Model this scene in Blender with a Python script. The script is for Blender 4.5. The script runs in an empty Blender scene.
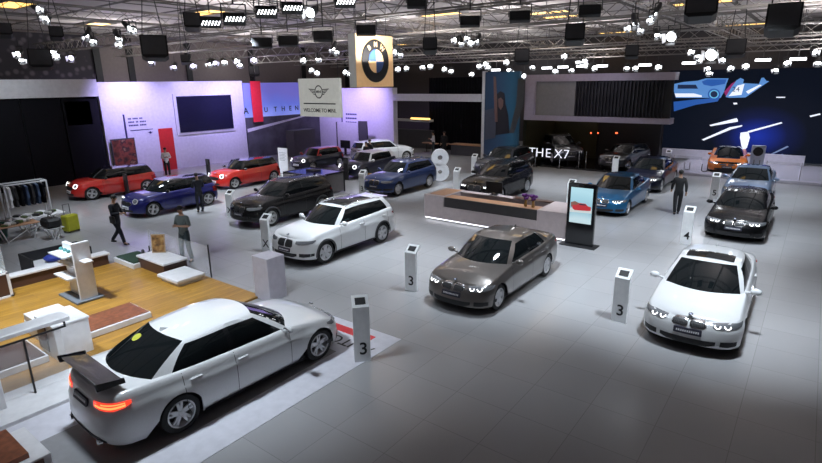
import bpy, bmesh, math, random
from math import sin, cos, pi, sqrt, radians
from mathutils import Vector, Matrix
random.seed(7)
C = bpy.context.scene.collection
# ------------------------------------------------------------------ camera survey
CH, TH, FP, RO = 5.3, .2736, 533., -.0135
CX, CY = 411, 231.5
YAW = -2.22
AX = (-cos(YAW), -sin(YAW)); BX = (AX[1], -AX[0])
def _ray(u, v):
    X = u-CX; Y = v-CY; cr, sr = cos(RO), sin(RO)
    X, Y = X*cr+Y*sr, -X*sr+Y*cr
    c, s = cos(TH), sin(TH)
    d = (X, FP*c-Y*s, -FP*s-Y*c)
    return (d[0]*BX[0]+d[1]*BX[1], d[0]*AX[0]+d[1]*AX[1], d[2])
def P(u, v, z=0.):                      # point of the place seen at a pixel, on a level z
    d = _ray(u, v); t = (z-CH)/d[2]; return (d[0]*t, d[1]*t)
def onY(u, v, Y):
    d = _ray(u, v); t = Y/d[1]; return (d[0]*t, CH+d[2]*t)
def onX(u, v, X):
    d = _ray(u, v); t = X/d[0]; return (d[1]*t, CH+d[2]*t)
# ------------------------------------------------------------------ materials
MATS = {}
def mat(name, col, rough=.5, metal=0., coat=0., emit=None, es=0., alpha=1., spec=.5, noise=None, trans=0.):
    if name in MATS: return MATS[name]
    m = bpy.data.materials.new(name); m.use_nodes = True
    nt = m.node_tree; b = nt.nodes['Principled BSDF']
    b.inputs['Base Color'].default_value = (*col, 1)
    b.inputs['Roughness'].default_value = rough
    b.inputs['Metallic'].default_value = metal
    b.inputs['Coat Weight'].default_value = coat
    b.inputs['Coat Roughness'].default_value = .04
    b.inputs['Specular IOR Level'].default_value = spec
    b.inputs['Transmission Weight'].default_value = trans
    b.inputs['Alpha'].default_value = alpha
    if emit:
        b.inputs['Emission Color'].default_value = (*emit, 1)
        b.inputs['Emission Strength'].default_value = es
    # every material is procedural: a slight mottling of its own colour
    sc, amt = noise if noise else (6., .06)
    tc = nt.nodes.new('ShaderNodeTexCoord'); n = nt.nodes.new('ShaderNodeTexNoise')
    n.inputs['Scale'].default_value = sc; nt.links.new(tc.outputs['Object'], n.inputs['Vector'])
    r = nt.nodes.new('ShaderNodeValToRGB')
    r.color_ramp.elements[0].position = .3; r.color_ramp.elements[1].position = .7
    r.color_ramp.elements[0].color = (*[c*(1-amt) for c in col], 1)
    r.color_ramp.elements[1].color = (*[min(1, c*(1+amt)) for c in col], 1)
    nt.links.new(n.outputs['Fac'], r.inputs['Fac']); nt.links.new(r.outputs['Color'], b.inputs['Base Color'])
    MATS[name] = m; return m
def new_nodes(name):
    m = bpy.data.materials.new(name); m.use_nodes = True; MATS[name] = m
    return m, m.node_tree, m.node_tree.nodes['Principled BSDF']

def floor_material():
    m, nt, b = new_nodes('grey_floor_tiles')
    tc = nt.nodes.new('ShaderNodeTexCoord')
    mp = nt.nodes.new('ShaderNodeMapping'); mp.inputs['Location'].default_value = (.34, -.04, 0)
    nt.links.new(tc.outputs['Object'], mp.inputs['Vector'])
    br = nt.nodes.new('ShaderNodeTexBrick')
    br.offset = 0; br.squash = 1
    br.inputs['Scale'].default_value = 1; br.inputs['Brick Width'].default_value = 1.02; br.inputs['Row Height'].default_value = 1.01
    br.inputs['Mortar Size'].default_value = .006; br.inputs['Mortar Smooth'].default_value = .3
    br.inputs['Color1'].default_value = (.36, .36, .37, 1); br.inputs['Color2'].default_value = (.385, .385, .395, 1)
    br.inputs['Mortar'].default_value = (.27, .27, .275, 1)
    nt.links.new(mp.outputs['Vector'], br.inputs['Vector'])
    n = nt.nodes.new('ShaderNodeTexNoise'); n.inputs['Scale'].default_value = .35; n.inputs['Detail'].default_value = 5
    nt.links.new(tc.outputs['Object'], n.inputs['Vector'])
    mx = nt.nodes.new('ShaderNodeMix'); mx.data_type = 'RGBA'; mx.blend_type = 'MULTIPLY'; mx.inputs[0].default_value = .25
    r = nt.nodes.new('ShaderNodeValToRGB'); r.color_ramp.elements[0].color = (.7, .7, .7, 1); r.color_ramp.elements[0].position = .3; r.color_ramp.elements[1].position = .7
    nt.links.new(n.outputs['Fac'], r.inputs['Fac']); nt.links.new(br.outputs['Color'], mx.inputs[6]); nt.links.new(r.outputs['Color'], mx.inputs[7])
    nt.links.new(mx.outputs[2], b.inputs['Base Color'])
    b.inputs['Roughness'].default_value = .23; b.inputs['Specular IOR Level'].default_value = .5
    return m
def wood_material():
    m, nt, b = new_nodes('honey_wood_planks')
    tc = nt.nodes.new('ShaderNodeTexCoord')
    mp = nt.nodes.new('ShaderNodeMapping'); mp.inputs['Rotation'].default_value = (0, 0, pi/2)
    nt.links.new(tc.outputs['Object'], mp.inputs['Vector'])
    br = nt.nodes.new('ShaderNodeTexBrick'); br.offset = .37
    br.inputs['Scale'].default_value = 1; br.inputs['Brick Width'].default_value = 1.3; br.inputs['Row Height'].default_value = .13
    br.inputs['Mortar Size'].default_value = .003
    br.inputs['Color1'].default_value = (.40, .205, .035, 1); br.inputs['Color2'].default_value = (.54, .29, .05, 1); br.inputs['Mortar'].default_value = (.2, .1, .03, 1)
    nt.links.new(mp.outputs['Vector'], br.inputs['Vector'])
    n = nt.nodes.new('ShaderNodeTexNoise'); n.inputs['Scale'].default_value = 3; n.inputs['Detail'].default_value = 4
    m2 = nt.nodes.new('ShaderNodeMapping'); m2.inputs['Scale'].default_value = (6, .6, 1)
    nt.links.new(tc.outputs['Object'], m2.inputs['Vector']); nt.links.new(m2.outputs['Vector'], n.inputs['Vector'])
    mx = nt.nodes.new('ShaderNodeMix'); mx.data_type = 'RGBA'; mx.blend_type = 'MULTIPLY'; mx.inputs[0].default_value = .5
    r = nt.nodes.new('ShaderNodeValToRGB'); r.color_ramp.elements[0].color = (.55, .5, .45, 1); r.color_ramp.elements[0].position = .35; r.color_ramp.elements[1].position = .65
    nt.links.new(n.outputs['Fac'], r.inputs['Fac']); nt.links.new(br.outputs['Color'], mx.inputs[6]); nt.links.new(r.outputs['Color'], mx.inputs[7])
    nt.links.new(mx.outputs[2], b.inputs['Base Color']); b.inputs['Roughness'].default_value = .3
    return m
def damask_material():
    m, nt, b = new_nodes('dark_damask_panel')
    tc = nt.nodes.new('ShaderNodeTexCoord'); v = nt.nodes.new('ShaderNodeTexVoronoi'); v.inputs['Scale'].default_value = 2.2
    nt.links.new(tc.outputs['Object'], v.inputs['Vector'])
    r = nt.nodes.new('ShaderNodeValToRGB'); r.color_ramp.elements[0].color = (.16, .14, .16, 1); r.color_ramp.elements[1].color = (.05, .045, .055, 1)
    r.color_ramp.elements[0].position = .2; r.color_ramp.elements[1].position = .45
    nt.links.new(v.outputs['Distance'], r.inputs['Fac']); nt.links.new(r.outputs['Color'], b.inputs['Base Color']); b.inputs['Roughness'].default_value = .8
    return m
def gradient_emit(name, stops, axis, lo, hi, strength, base=(.01, .01, .015), warp=0.):
    """a lit screen or backlit print: colour runs along one object axis"""
    m, nt, b = new_nodes(name)
    tc = nt.nodes.new('ShaderNodeTexCoord'); sp = nt.nodes.new('ShaderNodeSeparateXYZ')
    nt.links.new(tc.outputs['Object'], sp.inputs[0])
    mr = nt.nodes.new('ShaderNodeMapRange'); mr.inputs['From Min'].default_value = lo; mr.inputs['From Max'].default_value = hi
    if warp:
        n = nt.nodes.new('ShaderNodeTexNoise'); n.inputs['Scale'].default_value = .8; n.inputs['Detail'].default_value = 3
        nt.links.new(tc.outputs['Object'], n.inputs['Vector'])
        a = nt.nodes.new('ShaderNodeMath'); a.operation = 'MULTIPLY_ADD'; a.inputs[1].default_value = warp
        nt.links.new(n.outputs['Fac'], a.inputs[0]); nt.links.new(sp.outputs[axis], a.inputs[2]); nt.links.new(a.outputs[0], mr.inputs['Value'])
    else: nt.links.new(sp.outputs[axis], mr.inputs['Value'])
    r = nt.nodes.new('ShaderNodeValToRGB')
    el = r.color_ramp.elements
    while len(el) < len(stops): el.new(.5)
    for e, (p, c) in zip(el, stops): e.position = p; e.color = (*c, 1)
    nt.links.new(mr.outputs[0], r.inputs['Fac']); nt.links.new(r.outputs['Color'], b.inputs['Emission Color'])
    b.inputs['Emission Strength'].default_value = strength; b.inputs['Base Color'].default_value = (*base, 1); b.inputs['Roughness'].default_value = .3
    return m
FLOOR = floor_material(); WOOD = wood_material(); DAMASK = damask_material()
WHITE = mat('white_laminate', (.62, .62, .64), .35)
WALLW = mat('white_painted_wall', (.62, .61, .66), .55)
SATIN = mat('white_satin_panel', (.75, .75, .77), .35)
BLACK = mat('matt_black', (.012, .012, .014), .55)
GLOSSB = mat('gloss_black', (.01, .01, .012), .12, coat=.5)
CURT = mat('black_cloth', (.006, .006, .009), .9, spec=.2)
STEEL = mat('truss_aluminium', (.30, .28, .265), .45, .5)
DGREY = mat('dark_grey', (.07, .07, .075), .6)
MGREY = mat('mid_grey', (.22, .22, .23), .5)
BROWN = mat('dark_brown_veneer', (.075, .035, .025), .45)
REDW = mat('red_brown_veneer', (.23, .075, .035), .4, noise=(9, .3))
RED = mat('red_panel', (.55, .02, .02), .5)
GLASS = mat('clear_glass', (.9, .95, 1), .03, alpha=.14)
CHROME = mat('chrome', (.8, .8, .82), .15, 1)
RUBBER = mat('tyre_rubber', (.015, .015, .016), .75)
ALLOY = mat('alloy_rim', (.55, .55, .57), .35, .35)
CARGLASS = mat('dark_tinted_glass', (.006, .008, .009), .04, spec=.45)
LEDW = mat('white_running_light', (.9, .9, .95), .3, emit=(.95, .97, 1), es=4)
LEDR = mat('red_tail_light', (.4, .01, .01), .2, emit=(1, .06, .03), es=1.2, coat=1)
LAMPG = mat('headlight_glass', (.28, .29, .31), .1, coat=1, metal=.4)
SPOTL = mat('lit_lamp_lens', (1, 1, 1), .3, emit=(.92, .96, 1), es=14)
PURPL = mat('lit_violet_lens', (1, 1, 1), .3, emit=(.75, .7, 1), es=9)
WARM = mat('warm_cove_light', (1, .8, .4), .5, emit=(1, .58, .15), es=2.2)
BLUE = mat('emblem_blue', (.05, .12, .35), .4)
SKIN = mat('skin', (.42, .25, .17), .6)
HAIR = mat('black_hair', (.01, .009, .008), .5)
# ------------------------------------------------------------------ mesh helpers
class MB:
    def __init__(s): s.v = []; s.f = []; s.m = []
    def add(s, vs, fs, mi=0, M=None):
        o = len(s.v)
        s.v += [tuple(M @ Vector(p)) if M else tuple(p) for p in vs]
        for f in fs: s.f.append([i+o for i in f]); s.m.append(mi)
        return s
    def box(s, x0, x1, y0, y1, z0, z1, mi=0, M=None, bev=0.):
        if bev:
            b = min(bev, (x1-x0)/2.01, (y1-y0)/2.01, (z1-z0)/2.01)
            rings = []
            for z, d in ((z0, b), (z0+b, 0), (z1-b, 0), (z1, b)):
                c = b*(1 if d == 0 else 1)
                rings.append([(x0+c+0, y0+d, z), (x1-c, y0+d, z), (x1-d, y0+c, z), (x1-d, y1-c, z), (x1-c, y1-d, z), (x0+c, y1-d, z), (x0+d, y1-c, z), (x0+d, y0+c, z)])
            vs = [p for r in rings for p in r]; fs = []
            for k in range(3):
                for i in range(8): j = (i+1) % 8; fs.append((k*8+i, k*8+j, k*8+8+j, k*8+8+i))
            fs.append(tuple(range(7, -1, -1))); fs.append(tuple(range(24, 32)))
            return s.add(vs, fs, mi, M)
        vs = [(x0, y0, z0), (x1, y0, z0), (x1, y1, z0), (x0, y1, z0), (x0, y0, z1), (x1, y0, z1), (x1, y1, z1), (x0, y1, z1)]
        return s.add(vs, [(0, 3, 2, 1), (4, 5, 6, 7), (0, 1, 5, 4), (1, 2, 6, 5), (2, 3, 7, 6), (3, 0, 4, 7)], mi, M)
    def cyl(s, p0, p1, r0, r1=None, n=8, mi=0, caps=True):
        p0 = Vector(p0); p1 = Vector(p1); r1 = r0 if r1 is None else r1
        d = (p1-p0).normalized(); a = d.orthogonal().normalized(); b = d.cross(a)
        vs = [p0+(a*cos(2*pi*i/n)+b*sin(2*pi*i/n))*r0 for i in range(n)] + [p1+(a*cos(2*pi*i/n)+b*sin(2*pi*i/n))*r1 for i in range(n)]
        fs = [(i, (i+1) % n, n+(i+1) % n, n+i) for i in range(n)]
        if caps: fs += [tuple(range(n-1, -1, -1)), tuple(range(n, 2*n))]
        return s.add(vs, fs, mi)
    def tube(s, pts, r, n=6, mi=0):
        for a, b in zip(pts, pts[1:]): s.cyl(a, b, r, n=n, mi=mi)
        return s
    def lathe(s, prof, n=24, M=None, mi=0, closed=False):
        """prof: (radius, height) around local z"""
        vs = []; fs = []
        for r, h in prof:
            for i in range(n): vs.append((r*cos(2*pi*i/n), r*sin(2*pi*i/n), h))
        m = len(prof); K = m if closed else m-1
        for k in range(K):
            for i in range(n):
                j = (i+1) % n; k2 = (k+1) % m
                fs.append((k*n+i, k*n+j, k2*n+j, k2*n+i))
        if not closed:
            if prof[0][0] > 1e-6: fs.append(tuple(range(n-1, -1, -1)))
            if prof[-1][0] > 1e-6: fs.append(tuple(range((m-1)*n, m*n)))
        return s.add(vs, fs, mi, M)
    def prism(s, poly, d0, d1, M=None, mi=0):
        """poly in local (x,z), thick from y=d0 to d1"""
        n = len(poly)
        vs = [(x, d0, z) for x, z in poly]+[(x, d1, z) for x, z in poly]
        fs = [tuple(range(n)), tuple(range(2*n-1, n-1, -1))]+[(i, n+i, n+(i+1) % n, (i+1) % n) for i in range(n)]
        return s.add(vs, fs, mi, M)
    def ball(s, c, r, n=10, mi=0, sc=(1, 1, 1)):
        M = Matrix.Translation(c) @ Matrix.Diagonal((*sc, 1))
        pr = [(r*sin(pi*k/8), -r*cos(pi*k/8)) for k in range(9)]
        pr[0] = (1e-7, -r); pr[-1] = (1e-7, r)
        return s.lathe(pr, n, M, mi)
    def build(s, name, mats, parent=None, smooth=False, loc=None, rz=0., merge=False):
        me = bpy.data.meshes.new(name)
        me.from_pydata([tuple(p) for p in s.v], [], s.f)
        if not isinstance(mats, (list, tuple)): mats = [mats]
        for m in mats: me.materials.append(m)
        if len(mats) > 1: me.polygons.foreach_set('material_index', s.m)
        bm = bmesh.new(); bm.from_mesh(me)
        bmesh.ops.remove_doubles(bm, verts=bm.verts, dist=1e-5 if not merge else 1e-4)
        bmesh.ops.recalc_face_normals(bm, faces=bm.faces)
        bm.to_mesh(me); bm.free()
        if smooth:
            me.polygons.foreach_set('use_smooth', [True]*len(me.polygons))
            if smooth is not True: me.set_sharp_from_angle(angle=radians(smooth))
        o = bpy.data.objects.new(name, me); C.objects.link(o)
        if parent: o.parent = parent
        if loc: o.location = loc
        if rz: o.rotation_euler = (0, 0, rz)
        return o
def thing(name, label, cat, loc=(0, 0, 0), rz=0., group=None):
    o = bpy.data.objects.new(name, None); C.objects.link(o)
    o.empty_display_size = .2
    o.location = loc; o.rotation_euler = (0, 0, rz)
    return tag(o, label, cat, group)
def tag(o, label, cat, group=None, kind=None):
    o['label'] = label; o['category'] = cat
    if group: o['group'] = group
    if kind: o['kind'] = kind
    return o
def struct(o): o['kind'] = 'structure'; return o
def dup(o, loc=None, rz=None, parent=None):
    c = o.copy(); C.objects.link(c)
    if parent: c.parent = parent
    if loc: c.location = loc
    if rz is not None: c.rotation_euler = (0, 0, rz)
    for ch in list(o.children): dup(ch, parent=c)
    return c
def text(name, s, size, m, parent, M, depth=.004, align='CENTER', bold=0.):
    cu = bpy.data.curves.new(name, 'FONT'); cu.body = s; cu.size = size; cu.extrude = depth; cu.align_x = align; cu.align_y = 'CENTER'; cu.offset = bold
    o = bpy.data.objects.new('tmp', cu); C.objects.link(o)
    dg = bpy.context.evaluated_depsgraph_get(); me = bpy.data.meshes.new_from_object(o.evaluated_get(dg))
    bpy.data.objects.remove(o)
    me.transform(M); me.materials.clear(); me.materials.append(m); me.name = name
    r = bpy.data.objects.new(name, me); C.objects.link(r)
    if parent: r.parent = parent
    return r
# text stands in its local xy plane; these turn it upright
def up_y(x, y, z, rz=0.): return Matrix.Translation((x, y, z)) @ Matrix.Rotation(rz, 4, 'Z') @ Matrix.Rotation(pi/2, 4, 'X')   # reads from -Y
# ------------------------------------------------------------------ cars
def lerp(a, b, t): return a+(b-a)*t
def interp(tab, x):
    tab = sorted(tab)
    if x <= tab[0][0]: return tab[0][1]
    for (a, p), (b, q) in zip(tab, tab[1:]):
        if x <= b: 
            t = (x-a)/(b-a); return p+(q-p)*t
    return tab[-1][1]
def sm(tab, x, h=.12): return (interp(tab, x-h)+2*interp(tab, x)+interp(tab, x+h))/4
ROWS = [(0, .93, -.07, .06), (.05, .965, -.02, .02), (.14, .985, 0, -.03), (.3, .995, 0, -.05), (.46, 1., -.012, -.03), (.6, .997, -.03, -.02), (.72, .99, -.045, .02), (.745, .975, -.05, .03), (.86, .955, -.08, .04), (.94, .93, -.115, .05), (.98, .905, -.15, .07), (1, .88, -.19, .1)]
SPEC = {
 'sedan': dict(xf=2.19, xr=-2.44, w=.905, wb=2.81, R=.355, rw=.325, sill=.17, a=.60, ar=.50,
   zs=[(2.3, .66), (2.0, .705), (1.7, .79), (1.2, .87), (.8, .925), (0, .95), (-1, .98), (-1.7, 1.01), (-2.2, 1.025), (-2.5, 1.0)],
   crown=[(2.2, .05), (1.4, .085), (.8, .06), (0, 0), (-1.3, 0), (-1.9, .035), (-2.5, .02)],
   ws=(1.08, .76, .30, .17), rw_=(-1.98, -1.72, -1.18, -1.08), yb=.785, yt=.595, side=(.60, .04, -.38, -.40, -1.42, -1.02), roof=[(.3, 1.355), (-.3, 1.39), (-1.2, 1.34)], rc=.045),
 'suv': dict(xf=2.2, xr=-2.22, w=.915, wb=2.67, R=.385, rw=.355, sill=.24, a=.52, ar=.38,
   zs=[(2.3, .82), (2.0, .88), (1.6, .955), (1.2, 1.0), (.8, 1.03), (0, 1.05), (-1, 1.09), (-1.9, 1.14), (-2.3, 1.10)],
   crown=[(2.2, .05), (1.4, .09), (.8, .07), (0, 0), (-2.3, 0)],
   ws=(1.06, .76, .32, .2), rw_=(-2.2, -2.04, -1.88, -1.78), yb=.775, yt=.60, side=(.56, .07, -.42, -.44, -1.78, -1.55), roof=[(.32, 1.47), (-.4, 1.52), (-1.9, 1.455)], rc=.045),
 'hatch': dict(xf=1.98, xr=-1.88, w=.865, wb=2.5, R=.345, rw=.315, sill=.18, a=.60, ar=.42,
   zs=[(2.0, .72), (1.75, .80), (1.4, .865), (1.0, .90), (.6, .915), (-.8, .945), (-1.6, .985), (-1.9, .95)],
   crown=[(2., .06), (1.4, .085), (.8, .05), (0, 0), (-1.9, 0)],
   ws=(1.0, .72, .50, .38), rw_=(-1.80, -1.66, -1.56, -1.48), yb=.745, yt=.60, side=(.60, .30, -.40, -.41, -1.32, -1.24), roof=[(.5, 1.335), (-.2, 1.375), (-1.56, 1.32)], rc=.04),
 'sport': dict(xf=2.3, xr=-2.38, w=.97, wb=2.8, R=.37, rw=.345, sill=.13, a=.75, ar=.5,
   zs=[(2.3, .52), (2.0, .62), (1.4, .80), (.9, .82), (0, .83), (-1.0, .90), (-1.6, .98), (-2.2, .95), (-2.4, .9)],
   crown=[(2.2, .04), (1.4, .0), (.8, .04), (0, 0), (-1.4, 0), (-2.4, 0)],
   ws=(1.25, .85, .22, .10), rw_=(-2.1, -1.8, -1.0, -.9), yb=.76, yt=.50, side=(.70, .0, -.50, -.52, -1.2, -.8), roof=[(.2, 1.21), (-.3, 1.245), (-1.0, 1.19)], rc=.04),
}
class Shell:
    def __init__(s, sp):
        s.sp = sp; s.m = 2.5; s.mr = 3.4
        s.xcf = sp['xf']-sp['a']; s.xcr = sp['xr']+sp['ar']
    def row(s, t):
        for (a, p0, p1, p2), (b, q0, q1, q2) in zip(ROWS, ROWS[1:]):
            if t <= b:
                k = (t-a)/(b-a); return lerp(p0, q0, k), lerp(p1, q1, k), lerp(p2, q2, k)
        return ROWS[-1][1:]
    def at_x(s, x, z, d=0.):
        """point on the +y flank for reference station x"""
        sp = s.sp; zt = sm(sp['zs'], x); t = max(0, min(1, (z-sp['sill'])/(zt-sp['sill'])))
        yf, df, dr = s.row(t); w = sp['w']; xx = x
        if x > s.xcf:
            q = min(1, (x-s.xcf)/sp['a']); y = w*(1-q**s.m)**(1/s.m); xx = s.xcf+(x-s.xcf)*(sp['a']+df)/sp['a']
        elif x < s.xcr:
            q = min(1, (s.xcr-x)/sp['ar']); y = w*(1-q**s.mr)**(1/s.mr); xx = s.xcr+(x-s.xcr)*(sp['ar']-dr)/sp['ar']
        else: y = w
        if x < -.9: y *= 1-.075*min(1, (-.9-x)/1.5)**1.5
        for xa in (sp['wb']/2, -sp['wb']/2):
            dd = sqrt((x-xa)**2+(z-sp['rw'])**2)-sp['R']
            if -.05 < dd < .12: y += .018*(1-max(0, dd)/.12)
        return (xx, y*yf+d, z)
    def at_th(s, th, z, end='f', d=0.):
        """nose or tail surface by plan angle th (deg, 0 = centre, 90 = flank; beyond runs along the flank)"""
        sp = s.sp; sg = 1 if th >= 0 else -1; t_ = abs(th)
        a = sp['a'] if end == 'f' else sp['ar']; M_ = s.m if end == 'f' else s.mr
        if t_ <= 90:
            cc = max(0, cos(radians(t_)))**(2/M_); x = (s.xcf+a*cc) if end == 'f' else (s.xcr-a*cc)
        else: x = (s.xcf-(t_-90)*.01) if end == 'f' else (s.xcr+(t_-90)*.01)
        zt = sm(sp['zs'], x); t = max(0, min(1, (z-sp['sill'])/(zt-sp['sill'])))
        yf, df, dr = s.row(t); w = sp['w']
        if t_ <= 90:
            y = w*yf*sin(radians(t_))**(2/M_)
            x = s.xcf+(a+df)*cc if end == 'f' else s.xcr-(a-dr)*cc
        else: y = w*yf
        if end == 'r': y *= 1-.075*min(1, (-.9-x)/1.5)**1.5
        nx = cos(radians(min(t_, 90))); ny = sin(radians(min(t_, 90)))
        if end == 'r': nx = -nx
        return (x+nx*d, sg*(y+ny*d), z)
    def th_of(s, y, end='f'):
        return math.degrees(math.asin(min(1, abs(y)/s.sp['w'])**((s.m if end == 'f' else s.mr)/2)))*(1 if y >= 0 else -1)
    def patch(s, cols, end='f', d=.008, rows=3, sub=3, mb=None, mi=0, side=1):
        """cols: (y or 'deg', zlo, zhi) -> thin shell on the nose/tail; values > w are degrees beyond"""
        mb = mb or MB(); cc = []
        L = [((s.th_of(c[0], end) if abs(c[0]) < 1.5 else c[0]), c[1], c[2]) for c in cols]
        for a, b in zip(L, L[1:]):
            for k in range(sub): t = k/sub; cc.append(tuple(lerp(a[i], b[i], t) for i in range(3)))
        cc.append(L[-1])
        vs = []; n = len(cc); R = rows+1
        for layer in (d, -.01):
            for th, z0, z1 in cc:
                for r in range(R):
                    x, y, z = s.at_th(th, lerp(z0, z1, r/rows), end, layer); vs.append((x, y*side, z))
        fs = []
        for i in range(n-1):
            for r in range(rows): q = i*R+r; fs.append((q, q+1, q+R+1, q+R))
        o = n*R
        for i in range(n-1):
            fs.append((i*R, (i+1)*R, o+(i+1)*R, o+i*R)); fs.append((i*R+rows, o+i*R+rows, o+(i+1)*R+rows, (i+1)*R+rows))
        for r in range(rows): fs.append((r, o+r, o+r+1, r+1)); q = (n-1)*R; fs.append((q+r, q+r+1, o+q+r+1, o+q+r))
        mb.add(vs, fs, mi); return mb
WHEELS = {}
def wheel_meshes(r, style):
    key = (round(r, 3), style)
    if key in WHEELS: return WHEELS[key]
    Mx = Matrix.Rotation(-pi/2, 4, 'X')       # axis along +y = outward
    t = MB(); w = .11
    t.lathe([(r*.69, -w), (r*.80, -w-.006), (r*.95, -w+.006), (r, -w+.04), (r, w-.04), (r*.95, w-.006), (r*.80, w+.006), (r*.69, w)], 32, Mx, closed=True)
    to = t.build('tyre_mesh', RUBBER, smooth=40)
    k = MB(); R = r*.70
    k.lathe([(R-.015, -w+.01), (R, w+.002), (R-.022, w+.006), (R-.035, w-.02), (R-.04, -w+.01)], 32, Mx, closed=True)
    k.lathe([(.001, w-.022), (.03, w-.02), (.05, w-.035), (.055, w-.07)], 16, Mx)
    ns = 5 if style != 'mini' else 4
    for i in range(ns):
        for dd in ((-.17, .17) if style != 'multi' else (-.3, -.08, .14, .34)):
            a0 = 2*pi*i/ns+.3; a1 = a0+dd
            for side in (0,):
                c0 = (.035*cos(a0+dd*1.6), w-.03, .035*sin(a0+dd*1.6)); c1 = (R*.97*cos(a1), w-.015, R*.97*sin(a1))
                p = Vector(c0); q = Vector(c1); dr = (q-p).normalized(); nn = Vector((dr.z, 0, -dr.x))
                a, b = .024, .017
                vs = [p+nn*a, p-nn*a, q-nn*b, q+nn*b]
                vs = vs+[v-Vector((0, .03, 0)) for v in vs]
                k.add(vs, [(0, 1, 2, 3), (7, 6, 5, 4), (0, 4, 5, 1), (1, 5, 6, 2), (2, 6, 7, 3), (3, 7, 4, 0)])
    ko = k.build('rim_mesh', ALLOY, smooth=30)
    b = MB(); b.lathe([(.001, 0), (r*.52, 0), (r*.52, .02), (.001, .02)], 20, Mx); b.lathe([(.001, -.04), (R-.03, -.04), (R-.03, -.05), (.001, -.05)], 20, Mx)
    bo = b.build('disc_mesh', DGREY)
    res = (to.data, ko.data, bo.data)
    for o in (to, ko, bo): bpy.data.objects.remove(o)
    WHEELS[key] = res; return res
def deck_z(sp, sh, x, f):
    zt = sm(sp['zs'], x); c = interp(sp['crown'], x)
    ys = sh.at_x(min(max(x, sp['xr']), sp['xf']), zt)[1]
    return zt+c*min(1, ys/(.6*sp['w']))*(1-abs(f)**2.6)
def make_car(name, label, cat, kind, X, Y, rz, paint, roofm=None, opts=(), z=0., scale=(1, 1, 1), rim='twin', group=None, bonnet=None):
    sp = SPEC[kind]; sh = Shell(sp); w = sp['w']; roofm = roofm or paint
    T = thing(name, label, cat, (X, Y, z), rz, group)
    T.scale = scale
    xs = set()
    for f in (0, .1, .2, .32, .45, .58, .7, .8, .88, .94, .98, 1.):
        xs.add(sh.xcf+sp['a']*(1-f**2.5)**(1/2.5)); xs.add(sh.xcr-sp['ar']*(1-f**sh.mr)**(1/sh.mr))
    arch = []
    for xa in (sp['wb']/2, -sp['wb']/2):
        for k in range(0, 181, 12): arch.append(xa+sp['R']*cos(radians(k)))
    for k in range(11): xs.add(lerp(sp['wb']/2-sp['R'], -sp['wb']/2+sp['R'], k/10))
    xs |= {sh.xcf, sh.xcr}
    L = sorted(arch+[x for x in xs if all(abs(x-a) > .02 for a in arch)], reverse=True)
    out = [L[0]]
    for x in L[1:]:
        if out[-1]-x > .008: out.append(x)
    L = out
    if L[0] < sp['xf']-1e-4: L.insert(0, sp['xf'])
    if L[-1] > sp['xr']+1e-4: L.append(sp['xr'])
    n = len(L); R = len(ROWS)
    def zlow(x):
        zz = sp['sill']
        # bumper undersides rise a little
        zz += .05*max(0, (x-(sp['xf']-.45))/.45)+.07*max(0, ((sp['xr']+.45)-x)/.45)
        for xa in (sp['wb']/2, -sp['wb']/2):
            q = sp['R']**2-(x-xa)**2
            if q > 0: zz = max(zz, sp['rw']+sqrt(q))
        return zz
    b = MB(); grid = []
    for x in L:
        zt = sm(sp['zs'], x); zl = zlow(x); col = []
        for (t, _, _, _) in ROWS:
            zz = max(zl, lerp(sp['sill'], zt, t)); col.append(sh.at_x(x, min(zz, zt-.002*(1-t))))
        grid.append(col)
    for sd in (1, -1):
        vs = [(p[0], p[1]*sd, p[2]) for col in grid for p in col]
        fs = []; 
        for i in range(n-1):
            for r in range(R-1):
                q = i*R+r
                quad = [q, q+1, q+R+1, q+R]
                pts = {tuple(round(c, 4) for c in vs[j]) for j in quad}
                if len(pts) > 2: fs.append(quad)
        clad = 'cladding' in opts
        if clad:
            fa, fb = [], []
            for f in fs:
                c = sum((Vector(vs[j]) for j in f), Vector())/4
                near = min(sqrt((c.x-xa)**2+(c.z-sp['rw'])**2)-sp['R'] for xa in (sp['wb']/2, -sp['wb']/2))
                fa.append(f)
            b.add(vs, fa, 0); b.add(vs, fb, 1)
        else: b.add(vs, fs, 0)
    # bonnet, waist and boot deck
    K = 6
    for i in range(n-1):
        for k in range(-K, K):
            q = []
            for ii, kk in ((i, k), (i, k+1), (i+1, k+1), (i+1, k)):
                x, y, zt = grid[ii][-1]; f = kk/K
                q.append((x, y*f, deck_z(sp, sh, L[ii], f)))
            mi = 2 if (bonnet and sp['xf']-.75 > (L[i]+L[i+1])/2 > .55 and abs((k+.5)/K) < .62) else 0
            b.add(q, [(0, 1, 2, 3)], mi)
    b.build('body', [paint, DGREY, bonnet or paint], T, smooth=38)
    # underbody and wheel wells
    u = MB(); hw = sp['wb']/2; Rr = sp['R']
    u.box(sp['xr']+.18, sp['xf']-.2, -w*.62, w*.62, sp['sill']+.01, .62)
    u.box(-hw+Rr, hw-Rr, -w*.9, w*.9, sp['sill']+.01, .5); u.box(sp['xr']+.22, -hw-Rr, -w*.8, w*.8, sp['sill']+.09, .5)
    if sp['xf']-.25 > hw+Rr: u.box(hw+Rr, sp['xf']-.25, -w*.7, w*.7, sp['sill']+.07, .45)
    for xa in (hw, -hw):
        for sd in (1, -1):
            for k in range(0, 180, 15):
                a0, a1 = radians(k), radians(k+15); r_ = Rr+.004
                u.add([(xa+r_*cos(a0), sd*w*.6, sp['rw']+r_*sin(a0)), (xa+r_*cos(a1), sd*w*.6, sp['rw']+r_*sin(a1)), (xa+r_*cos(a1), sd*w*.965, sp['rw']+r_*sin(a1)), (xa+r_*cos(a0), sd*w*.965, sp['rw']+r_*sin(a0))], [(0, 1, 2, 3)])
    u.build('underbody', BLACK, T)
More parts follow.
